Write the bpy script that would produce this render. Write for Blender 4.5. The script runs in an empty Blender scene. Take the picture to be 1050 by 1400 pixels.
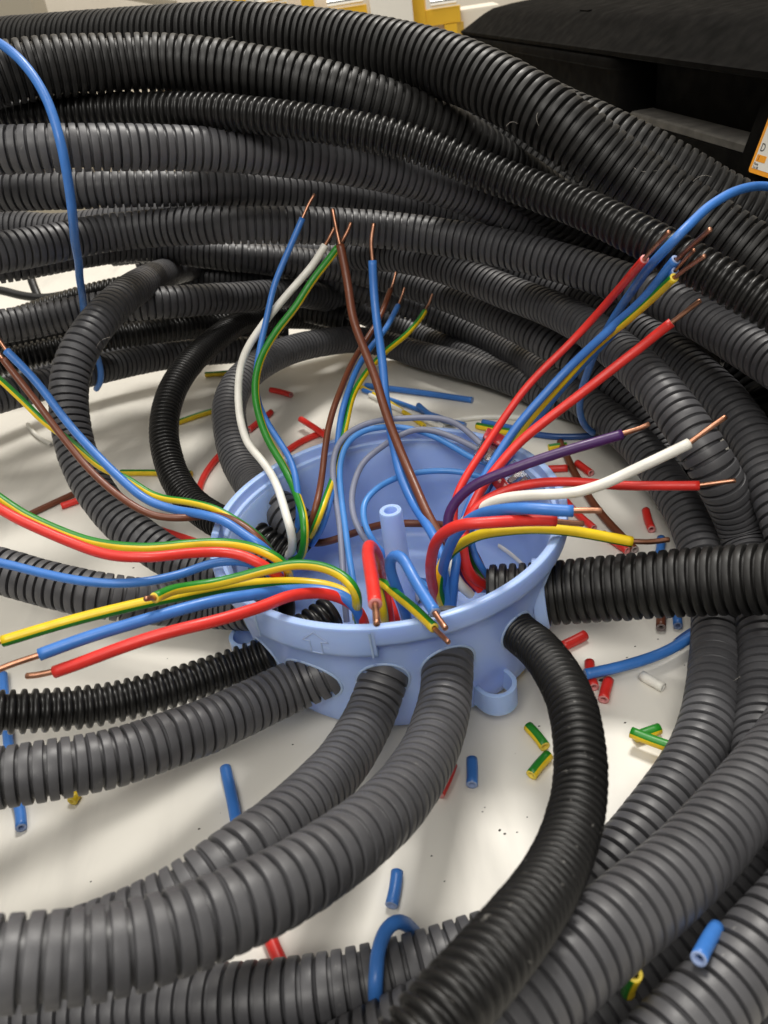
import bpy, bmesh, math, random
import numpy as np
from mathutils import Vector, Matrix

random.seed(4)
rng = np.random.default_rng(4)
SC = bpy.context.scene
COL = SC.collection
MM = 0.001
R = math.radians

# ---------------------------------------------------------------- camera
FOC = 1130.0
PITCH, ROLL = R(32.71), R(-8.95)
CAM = np.array([-0.62, -235.46, 202.57])
FW = np.array([0, math.cos(PITCH), -math.sin(PITCH)])
_r0 = np.array([1.0, 0, 0]); _u0 = np.cross(_r0, FW)
RT = math.cos(ROLL) * _r0 + math.sin(ROLL) * _u0
UP = -math.sin(ROLL) * _r0 + math.cos(ROLL) * _u0
cd = bpy.data.cameras.new('camera'); cam = bpy.data.objects.new('camera', cd); COL.objects.link(cam)
m3 = Matrix((RT, UP, -FW)).transposed()
cam.matrix_world = Matrix.Translation(Vector(CAM * MM)) @ m3.to_4x4()
cd.sensor_fit = 'VERTICAL'; cd.sensor_height = 36.0; cd.lens = FOC / 1400.0 * 36.0
cd.clip_start = 0.004; cd.clip_end = 20
cd.dof.use_dof = True; cd.dof.focus_distance = 0.300; cd.dof.aperture_fstop = cd.lens / 1.15
SC.camera = cam

# ---------------------------------------------------------------- light
w = bpy.data.worlds.new('World'); SC.world = w; w.use_nodes = True
bg = w.node_tree.nodes['Background']; bg.inputs[0].default_value = (1.0, .95, .88, 1); bg.inputs[1].default_value = 0.33
def area(name, loc, target, sx, sy, power, col):
    l = bpy.data.lights.new(name, 'AREA'); l.shape = 'RECTANGLE'; l.size = sx; l.size_y = sy; l.energy = power; l.color = col
    o = bpy.data.objects.new(name, l); COL.objects.link(o); o.location = loc
    o.rotation_euler = (Vector(target) - Vector(loc)).to_track_quat('-Z', 'Y').to_euler()
    return o
area('ceiling_light', (.30, .80, 1.75), (0, 0, 0), .5, .32, 31, (1, .962, .90))
area('ceiling_light', (-.55, -.05, 1.95), (0, .05, 0), 1.1, .9, 11, (1, .962, .90))
area('ceiling_light', (-.25, -1.15, 1.55), (0, .12, .08), 1.0, .6, 18, (1, .962, .90))
SC.view_settings.view_transform = 'Standard'; SC.view_settings.look = 'None'
SC.view_settings.exposure = 0; SC.view_settings.gamma = 1

# ---------------------------------------------------------------- materials
def mat(name, col, rough=.5, metal=0, spec=.5, **kw):
    m = bpy.data.materials.new(name); m.use_nodes = True
    nt = m.node_tree; b = nt.nodes['Principled BSDF']
    b.inputs['Base Color'].default_value = (*col, 1); b.inputs['Roughness'].default_value = rough
    b.inputs['Metallic'].default_value = metal; b.inputs['Specular IOR Level'].default_value = spec
    for k, v in kw.items(): b.inputs[k.replace('_', ' ')].default_value = v
    return m
def texture(m, scale, c0, c1, lo=.35, hi=.7, rough=None, bump=0, bscale=None, detail=5, dist=.0002):
    """object space noise: colour between c0 and c1, optional roughness range and fine bump"""
    nt = m.node_tree; N = nt.nodes; L = nt.links; b = N['Principled BSDF']
    tc = N.new('ShaderNodeTexCoord')
    n = N.new('ShaderNodeTexNoise'); n.inputs['Scale'].default_value = scale; n.inputs['Detail'].default_value = detail
    L.new(tc.outputs['Object'], n.inputs['Vector'])
    rp = N.new('ShaderNodeValToRGB'); rp.color_ramp.elements[0].position = lo; rp.color_ramp.elements[1].position = hi
    rp.color_ramp.elements[0].color = (*c0, 1); rp.color_ramp.elements[1].color = (*c1, 1)
    L.new(n.outputs['Fac'], rp.inputs['Fac']); L.new(rp.outputs['Color'], b.inputs['Base Color'])
    if rough:
        mr = N.new('ShaderNodeMapRange'); mr.inputs['To Min'].default_value = rough[0]; mr.inputs['To Max'].default_value = rough[1]
        n2 = N.new('ShaderNodeTexNoise'); n2.inputs['Scale'].default_value = scale * 2.3; n2.inputs['Detail'].default_value = 6
        L.new(tc.outputs['Object'], n2.inputs['Vector'])
        mr.inputs['From Min'].default_value = .3; mr.inputs['From Max'].default_value = .7
        L.new(n2.outputs['Fac'], mr.inputs['Value']); L.new(mr.outputs['Result'], b.inputs['Roughness'])
    if bump:
        n3 = N.new('ShaderNodeTexNoise'); n3.inputs['Scale'].default_value = bscale or scale * 8; n3.inputs['Detail'].default_value = 4
        L.new(tc.outputs['Object'], n3.inputs['Vector'])
        bp = N.new('ShaderNodeBump'); bp.inputs['Strength'].default_value = bump; bp.inputs['Distance'].default_value = dist
        L.new(n3.outputs['Fac'], bp.inputs['Height']); L.new(bp.outputs['Normal'], b.inputs['Normal'])
    return m
M = {}
M['grey'] = texture(mat('grey_conduit', (.08, .08, .083), .5, spec=.5), 90, (.062, .062, .067), (.086, .086, .092), rough=(.40, .54), bump=.25, bscale=1800, dist=.00008)
M['black'] = texture(mat('black_conduit', (.02, .02, .02), .4, spec=.4), 110, (.008, .0078, .0075), (.015, .0145, .014), rough=(.40, .55), bump=.2, bscale=1500, dist=.00008)
M['thin'] = texture(mat('glossy_black_conduit', (.015, .015, .015), .3, spec=.38), 110, (.007, .0068, .0066), (.012, .0117, .0113), rough=(.30, .42), bump=.15, bscale=1500, dist=.00006)
# dull black with white scuffs
def scuffed():
    m = mat('scuffed_black_conduit', (.016, .016, .016), .42, spec=.4)
    nt = m.node_tree; N = nt.nodes; L = nt.links; b = N['Principled BSDF']
    tc = N.new('ShaderNodeTexCoord'); n = N.new('ShaderNodeTexNoise'); n.inputs['Scale'].default_value = 520; n.inputs['Detail'].default_value = 3
    L.new(tc.outputs['Object'], n.inputs['Vector'])
    rp = N.new('ShaderNodeValToRGB'); e = rp.color_ramp.elements; e[0].position = .68; e[1].position = .76
    e[0].color = (.006, .0058, .0056, 1); e[1].color = (.14, .135, .125, 1)
    L.new(n.outputs['Fac'], rp.inputs['Fac']); L.new(rp.outputs['Color'], b.inputs['Base Color'])
    return m
M['ring'] = scuffed()
def scuffs(m, scale, col, lo, hi):
    nt = m.node_tree; N = nt.nodes; L = nt.links; b = N['Principled BSDF']
    src = b.inputs['Base Color'].links[0].from_socket
    tc = N.new('ShaderNodeTexCoord'); n = N.new('ShaderNodeTexNoise'); n.inputs['Scale'].default_value = scale; n.inputs['Detail'].default_value = 4; n.inputs['Roughness'].default_value = .6
    L.new(tc.outputs['Object'], n.inputs['Vector'])
    r = N.new('ShaderNodeMapRange'); r.inputs['From Min'].default_value = lo; r.inputs['From Max'].default_value = hi; L.new(n.outputs['Fac'], r.inputs['Value'])
    x = N.new('ShaderNodeMix'); x.data_type = 'RGBA'; x.inputs['B'].default_value = (*col, 1)
    L.new(r.outputs['Result'], x.inputs['Factor']); L.new(src, x.inputs['A']); L.new(x.outputs['Result'], b.inputs['Base Color'])
scuffs(M['grey'], 420, (.20, .195, .19), .69, .80); scuffs(M['black'], 520, (.11, .105, .10), .69, .80); scuffs(M['thin'], 520, (.08, .078, .075), .70, .80)
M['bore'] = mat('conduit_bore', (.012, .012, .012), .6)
WC = {'blue': (.045, .185, .56), 'lightblue': (.07, .26, .66), 'darkblue': (.02, .075, .26), 'red': (.72, .03, .022), 'white': (.82, .80, .73),
      'brown': (.15, .042, .017), 'purple': (.055, .013, .10), 'grey': (.23, .25, .34), 'yellow': (.80, .56, .012), 'green': (.012, .20, .012)}
for k, c in WC.items():
    M['w_' + k] = texture(mat(k + '_insulation', c, .38), 160, tuple(v * .90 for v in c), tuple(min(1, v * 1.06) for v in c), rough=(.30, .48), bump=.12, bscale=900, dist=.00008)
    M['e_' + k] = mat(k + '_cut_end', tuple(.24 + .6 * v for v in c), .55)
M['e_yellow'] = mat('yellow_cut_end', (.86, .66, .08), .55)
M['copper'] = texture(mat('copper', (.6, .3, .19), .35, metal=1), 110, (.27, .125, .075), (.66, .34, .22), lo=.3, hi=.7, rough=(.30, .45))
M['box'] = texture(mat('pale_blue_plastic', (.355, .49, .84), .38), 40, (.34, .475, .825), (.37, .505, .855), rough=(.28, .50), bump=.12, bscale=500, dist=.00015)
scuffs(M['box'], 260, (.52, .66, .90), .68, .82)
_b = M['box'].node_tree.nodes['Principled BSDF']; _b.inputs['Subsurface Weight'].default_value = .45; _b.inputs['Subsurface Radius'].default_value = (.002, .003, .005); _b.inputs['Subsurface Scale'].default_value = 1
M['ink'] = mat('dark_print', (.03, .028, .028), .5)
M['case'] = texture(mat('black_case_plastic', (.002, .0019, .0018), .8, spec=.04), 60, (.0015, .0014, .0013), (.0035, .0033, .003), rough=(.7, .9), bump=.2, bscale=1400, dist=.0001)
M['case_ledge'] = texture(mat('lit_case_ledge', (.07, .066, .06), .7), 120, (.045, .042, .038), (.09, .085, .075))  # case plastic painted paler grey for the light on the recess floor
M['orange'] = mat('orange_print', (.92, .36, .012), .4)
M['paper'] = mat('label_paper', (.80, .77, .70), .5)
M['clear'] = mat('clear_plastic', (.95, .95, .95), .08, Transmission_Weight=1.0, IOR=1.45)
M['redclear'] = mat('clear_red_plastic', (.85, .06, .07), .15, Transmission_Weight=.55, IOR=1.45)
M['steel'] = mat('spring_steel', (.75, .74, .72), .22, metal=1)
M['fibre'] = mat('pale_fibre', (.62, .58, .52), .7)
M['speck'] = mat('dark_speck', (.05, .045, .04), .7)
M['cream'] = texture(mat('cream_paint', (.70, .64, .54), .6), 6, (.66, .60, .50), (.74, .68, .58))
M['whitep'] = mat('white_plastic', (.80, .77, .70), .45)
M['yellowp'] = texture(mat('yellow_plastic', (.78, .46, .02), .45), 20, (.70, .40, .015), (.82, .50, .03))
M['shelfgrey'] = mat('grey_cardboard', (.30, .27, .21), .7)

def table_material():
    m = mat('cream_laminate', (.74, .71, .635), .42)
    nt = m.node_tree; N = nt.nodes; L = nt.links; b = N['Principled BSDF']
    tc = N.new('ShaderNodeTexCoord')
    n = N.new('ShaderNodeTexNoise'); n.inputs['Scale'].default_value = 14; n.inputs['Detail'].default_value = 6
    mp = N.new('ShaderNodeMapping'); mp.inputs['Rotation'].default_value = (0, 0, .9); mp.inputs['Scale'].default_value = (1, .22, 1)
    ns = N.new('ShaderNodeTexNoise'); ns.inputs['Scale'].default_value = 60; ns.inputs['Detail'].default_value = 7
    L.new(tc.outputs['Object'], n.inputs['Vector']); L.new(tc.outputs['Object'], mp.inputs['Vector']); L.new(mp.outputs['Vector'], ns.inputs['Vector'])
    mx = N.new('ShaderNodeMix'); mx.data_type = 'RGBA'
    mx.inputs['A'].default_value = (.74, .715, .65, 1); mx.inputs['B'].default_value = (.68, .655, .59, 1)
    r1 = N.new('ShaderNodeMapRange'); r1.inputs['From Min'].default_value = .45; r1.inputs['From Max'].default_value = .75
    L.new(n.outputs['Fac'], r1.inputs['Value']); L.new(r1.outputs['Result'], mx.inputs['Factor'])
    mx2 = N.new('ShaderNodeMix'); mx2.data_type = 'RGBA'; mx2.inputs['B'].default_value = (.55, .53, .485, 1)
    r2 = N.new('ShaderNodeMapRange'); r2.inputs['From Min'].default_value = .56; r2.inputs['From Max'].default_value = .82; r2.inputs['To Max'].default_value = .85
    L.new(ns.outputs['Fac'], r2.inputs['Value']); L.new(r2.outputs['Result'], mx2.inputs['Factor'])
    L.new(mx.outputs['Result'], mx2.inputs['A']); L.new(mx2.outputs['Result'], b.inputs['Base Color'])
    r3 = N.new('ShaderNodeMapRange'); r3.inputs['From Min'].default_value = .3; r3.inputs['From Max'].default_value = .7; r3.inputs['To Min'].default_value = .36; r3.inputs['To Max'].default_value = .52
    L.new(ns.outputs['Fac'], r3.inputs['Value']); L.new(r3.outputs['Result'], b.inputs['Roughness'])
    return m
M['table'] = table_material()

# ---------------------------------------------------------------- helpers
def link(name, me, parent=None, loc=None):
    o = bpy.data.objects.new(name, me); COL.objects.link(o)
    if parent: o.parent = parent
    if loc is not None: o.location = loc
    return o
def tag(o, label, cat, group=None, kind=None):
    if label: o['label'] = label
    if cat: o['category'] = cat
    if group: o['group'] = group
    if kind: o['kind'] = kind
    return o
def empty(name, loc, label, cat, group=None):
    o = bpy.data.objects.new(name, None); COL.objects.link(o); o.location = Vector(loc) * MM; o.empty_display_size = .005
    return tag(o, label, cat, group)
def mesh_np(name, V, Q, mats, mi=None, smooth=True, tris=None, origin=(0, 0, 0)):
    """V in mm (world), Q quads (n,4); returns mesh with its origin at `origin`"""
    V = (np.asarray(V, float) - np.asarray(origin, float)) * MM
    me = bpy.data.meshes.new(name)
    Q = np.asarray(Q, np.int32).reshape(-1, 4); T = np.asarray(tris if tris is not None else [], np.int32).reshape(-1, 3)
    nl = len(Q) * 4 + len(T) * 3; npz = len(Q) + len(T)
    me.vertices.add(len(V)); me.loops.add(nl); me.polygons.add(npz)
    me.vertices.foreach_set('co', V.astype(np.float32).ravel())
    me.loops.foreach_set('vertex_index', np.concatenate([Q.ravel(), T.ravel()]).astype(np.int32))
    ls = np.concatenate([np.arange(len(Q)) * 4, len(Q) * 4 + np.arange(len(T)) * 3]).astype(np.int32)
    me.polygons.foreach_set('loop_start', ls)
    for m_ in mats: me.materials.append(m_)
    if mi is not None: me.polygons.foreach_set('material_index', np.asarray(mi, np.int32))
    me.polygons.foreach_set('use_smooth', np.full(npz, smooth))
    me.update(calc_edges=True); me.validate()
    return me
def catmull(P, step):
    P = np.asarray(P, float)
    if len(P) == 2:
        n = max(2, int(np.linalg.norm(P[1] - P[0]) / step)); t = np.linspace(0, 1, n + 1)[:, None]; return P[0] * (1 - t) + P[1] * t
    Q = np.vstack([2 * P[0] - P[1], P, 2 * P[-1] - P[-2]]); out = []
    for i in range(1, len(Q) - 2):
        p0, p1, p2, p3 = Q[i - 1:i + 3]
        t1 = max(np.linalg.norm(p1 - p0), 1e-6) ** .5; t2 = t1 + max(np.linalg.norm(p2 - p1), 1e-6) ** .5; t3 = t2 + max(np.linalg.norm(p3 - p2), 1e-6) ** .5
        n = max(2, int(np.linalg.norm(p2 - p1) / step))
        t = np.linspace(t1, t2, n, endpoint=False)[:, None]
        a1 = (t1 - t) / t1 * p0 + t / t1 * p1; a2 = (t2 - t) / (t2 - t1) * p1 + (t - t1) / (t2 - t1) * p2; a3 = (t3 - t) / (t3 - t2) * p2 + (t - t2) / (t3 - t2) * p3
        b1 = (t2 - t) / t2 * a1 + t / t2 * a2; b2 = (t3 - t) / (t3 - t1) * a2 + (t - t1) / (t3 - t1) * a3
        out.append((t2 - t) / (t2 - t1) * b1 + (t - t1) / (t2 - t1) * b2)
    return np.vstack(out + [P[-1:]])
def smooth_path(P, it):
    P = P.copy()
    for _ in range(it): P[1:-1] = P[1:-1] * .5 + (P[:-2] + P[2:]) * .25
    return P
def frames(P, n0=None):
    T = np.gradient(P, axis=0); T /= np.linalg.norm(T, axis=1)[:, None]
    N = np.zeros_like(P)
    v = np.array(n0 if n0 is not None else (0, 0, 1.0), float)
    k0 = len(P) // 2 if n0 is not None else 0
    def orth(v, t):
        v = v - t * (v @ t)
        if np.linalg.norm(v) < 1e-4: v = np.cross(t, (1, 0, 0.3))
        return v / np.linalg.norm(v)
    N[k0] = orth(v, T[k0])
    for i in range(k0 + 1, len(P)): N[i] = orth(N[i - 1], T[i])
    for i in range(k0 - 1, -1, -1): N[i] = orth(N[i + 1], T[i])
    return T, N, np.cross(T, N)
def arclen(P): return np.r_[0, np.cumsum(np.linalg.norm(np.diff(P, axis=0), axis=1))]
def sweep(C, N, B, rad, ns, mi_ring=None):
    """rings round the centres C; rad (n,) or (n,ns)"""
    a = np.arange(ns) * 2 * math.pi / ns
    rad = np.asarray(rad, float)
    if rad.ndim == 1: rad = rad[:, None] * np.ones(ns)
    V = C[:, None] + rad[..., None] * (np.cos(a)[None, :, None] * N[:, None] + np.sin(a)[None, :, None] * B[:, None])
    n = len(C); i = np.arange(n - 1)[:, None] * ns; j = np.arange(ns)[None]; k = (j + 1) % ns
    Q = np.stack([i + j, i + k, i + ns + k, i + ns + j], -1).reshape(-1, 4)
    return V.reshape(-1, 3), Q
# ridge profiles: (part of the pitch, radius / outer radius)
PROF = {
 'grey': [(0, .815), (.24, .815), (.255, .965), (.285, .993), (.40, 1.0), (.81, 1.0), (.935, .993), (.968, .965), (.985, .93)],
 'black': [(0, .83), (.25, .83), (.28, .95), (.34, .988), (.62, 1.002), (.88, .985), (.96, .945)],
 'thin': [(0, .79), (.33, .79), (.385, .93), (.47, .985), (.645, 1.0), (.82, .985), (.92, .92)],
 'ring': [(0, .80), (.24, .80), (.33, .91), (.45, .977), (.62, 1.0), (.79, .977), (.91, .90)],
}
def conduit(style, D, pitch, boxed, label, group, pts, cut=0):
    P = smooth_path(catmull(np.array(pts) * .1, 1.2), 6); full = P
    if cut: P = P[arclen(P) > cut]
    s = arclen(P); L = s[-1]
    T, N, B = frames(P)
    npitch = int(L / pitch) + 1
    starts = np.arange(npitch) * pitch + rng.normal(0, .013 * pitch, npitch)
    pr = PROF[style]
    S = (starts[:, None] + np.array([q[0] for q in pr])[None] * pitch).ravel()
    jit = 1 + rng.normal(0, .0045, npitch)
    rad = (D / 2 * np.array([q[1] for q in pr])[None] * jit[:, None]).ravel()
    ok = (S >= 0) & (S <= L); S = S[ok]; rad = rad[ok]; o = np.argsort(S, kind='stable'); S = S[o]; rad = rad[o]
    # open mouth at the start: go in along the bore
    b = np.array([min(9.0, L * .2), .2, 0.0]); S = np.r_[b, S]; rad = np.r_[D * .36, D * .37, D * .435, rad]
    C = np.stack([np.interp(S, s, P[:, k]) for k in range(3)], 1)
    Nn = np.stack([np.interp(S, s, N[:, k]) for k in range(3)], 1); Bn = np.stack([np.interp(S, s, B[:, k]) for k in range(3)], 1)
    depth = ((P - CAM) @ FW).min()
    ns = 44 if depth < 190 else (32 if depth < 300 else 24)
    # slight ovality
    a = np.arange(ns) * 2 * math.pi / ns
    ov = 1 + .008 * np.cos(2 * a[None] + S[:, None] * .02)
    V, Q = sweep(C, Nn, Bn, rad[:, None] * ov, ns)
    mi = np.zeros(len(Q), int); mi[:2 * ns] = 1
    org = P[0]
    me = mesh_np('corrugated_conduit', V, Q, [M[style], M['bore']], mi, origin=org)
    if style in ('grey', 'black'): me.set_sharp_from_angle(angle=R(32))
    o_ = link('corrugated_conduit', me, loc=Vector(org) * MM)
    tag(o_, label, 'conduit', group)
    return full
def tube_mesh(name, P, D, colour, ydir=None, ns=14, origin=(0, 0, 0), cap0=True, cap1=True, hole=.5, wob=.17, bore=False):
    """one insulation sleeve: outer skin, pale cut ends, two colours split along its length for green and yellow"""
    P = catmull(P, 1.4) if len(P) > 1 else P
    if len(P) > 6:
        P = smooth_path(P, 3)
        s = arclen(P); ph = rng.uniform(0, 6, 3)
        for k in range(3): P[:, k] += wob * np.sin(s * .13 + ph[k]) * np.minimum(1, s / 8)
    T, N, B = frames(P, ydir)
    two = colour == 'gy'
    if two: # slow twist of the two colours
        s = arclen(P); th = .25 * np.sin(s * .018 + rng.uniform(0, 6)); N, B = (np.cos(th)[:, None] * N + np.sin(th)[:, None] * B, -np.sin(th)[:, None] * N + np.cos(th)[:, None] * B)
    rad = np.full(len(P), D / 2)
    C = P; Nn, Bn = N, B
    pre = post = 0
    if cap0: C = np.vstack([C[:1], C]); Nn = np.vstack([Nn[:1], Nn]); Bn = np.vstack([Bn[:1], Bn]); rad = np.r_[D / 2 * hole, rad]; pre = 1
    if cap1: C = np.vstack([C, C[-1:]]); Nn = np.vstack([Nn, Nn[-1:]]); Bn = np.vstack([Bn, Bn[-1:]]); rad = np.r_[rad, D / 2 * hole]; post = 1
    if bore:
        i0 = 1; i1 = len(P) - 1
        C = np.vstack([P[1:2], C, P[-2:-1]]); Nn = np.vstack([N[1:2], Nn, N[-2:-1]]); Bn = np.vstack([B[1:2], Bn, B[-2:-1]]); rad = np.r_[D / 2 * hole, rad, D / 2 * hole]
    V, Q = sweep(C, Nn, Bn, rad, ns)
    ring = np.arange(len(Q)) // ns; seg = np.arange(len(Q)) % ns
    nr = len(C) - 1
    c1 = 'yellow' if two else colour
    mats = [M['w_' + c1], M['e_' + c1], M['w_green']]
    mi = np.zeros(len(Q), int)
    if two:
        am = (seg + .5) * 2 * math.pi / ns
        mi[np.cos(am) < -.08] = 2
    k0 = (1 if bore else 0); 
    if pre: mi[ring == k0] = 1
    if post: mi[ring == nr - 1 - k0] = 1
    if bore: mi[ring == 0] = 1; mi[ring == nr - 1] = 1
    return mesh_np(name, V, Q, mats, mi, origin=origin)
def copper_mesh(P, D, origin):
    P = catmull(P, 1.0)
    T, N, B = frames(P)
    P = np.vstack([P[:1] - T[:1] * 1.0, P]); N = np.vstack([N[:1], N]); B = np.vstack([B[:1], B]); T = np.vstack([T[:1], T])
    P = np.vstack([P, P[-1:] + T[-1:] * .25, P[-1:] + T[-1:] * .3]); N = np.vstack([N, N[-1:], N[-1:]]); B = np.vstack([B, B[-1:], B[-1:]])
    rad = np.full(len(P), D / 2); rad[-2] = D / 2 * .8; rad[-1] = .01
    V, Q = sweep(P, N, B, rad, 12)
    return mesh_np('copper_tip', V, Q, [M['copper']], origin=origin)
def bm_obj(name, bm, mats, parent=None, smooth=True, loc=None, bevel=0):
    if bevel: bmesh.ops.bevel(bm, geom=[e for e in bm.edges if len(e.link_faces) == 2 and e.calc_face_angle(0) > .6], offset=bevel * MM, segments=2, affect='EDGES', profile=.6)
    bmesh.ops.recalc_face_normals(bm, faces=bm.faces)
    me = bpy.data.meshes.new(name); bm.to_mesh(me); bm.free()
    for m_ in (mats if isinstance(mats, list) else [mats]): me.materials.append(m_)
    if smooth:
        me.polygons.foreach_set('use_smooth', np.ones(len(me.polygons), bool))
        me.set_sharp_from_angle(angle=R(35))
    return link(name, me, parent, loc)
def box_bm(bm, c, d, rot=None):
    r = bmesh.ops.create_cube(bm, size=1)
    for v in r['verts']:
        p = Vector((v.co.x * d[0], v.co.y * d[1], v.co.z * d[2]))
        if rot is not None: p = rot @ p
        v.co = (p + Vector(c)) * MM
    return r['verts']
def prism_bm(bm, outline, z0, z1):
    """outline [(x,y)] in mm extruded along z"""
    a = [bm.verts.new(Vector((x, y, z0)) * MM) for x, y in outline]; b = [bm.verts.new(Vector((x, y, z1)) * MM) for x, y in outline]
    n = len(a)
    bm.faces.new(a[::-1]); bm.faces.new(b)
    for i in range(n): bm.faces.new((a[i], a[(i + 1) % n], b[(i + 1) % n], b[i]))
def revolve_bm(bm, prof, ns=144, a0=0, a1=360, ctr=(0, 0)):
    full = abs(a1 - a0) >= 359.9
    na = ns if full else ns + 1
    rings = []
    for r, z in prof:
        if r < 1e-6: rings.append([bm.verts.new(Vector((ctr[0], ctr[1], z)) * MM)] * na); continue
        rings.append([bm.verts.new(Vector((ctr[0] + r * math.cos(R(a0 + (a1 - a0) * i / ns)), ctr[1] + r * math.sin(R(a0 + (a1 - a0) * i / ns)), z)) * MM) for i in range(na)])
    for p, q in zip(rings[:-1], rings[1:]):
        for i in range(ns):
            j = (i + 1) % na
            vs = []
            for v in (p[i], p[j], q[j], q[i]):
                if v not in vs: vs.append(v)
            if len(vs) > 2: bm.faces.new(vs)
    return rings

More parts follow.
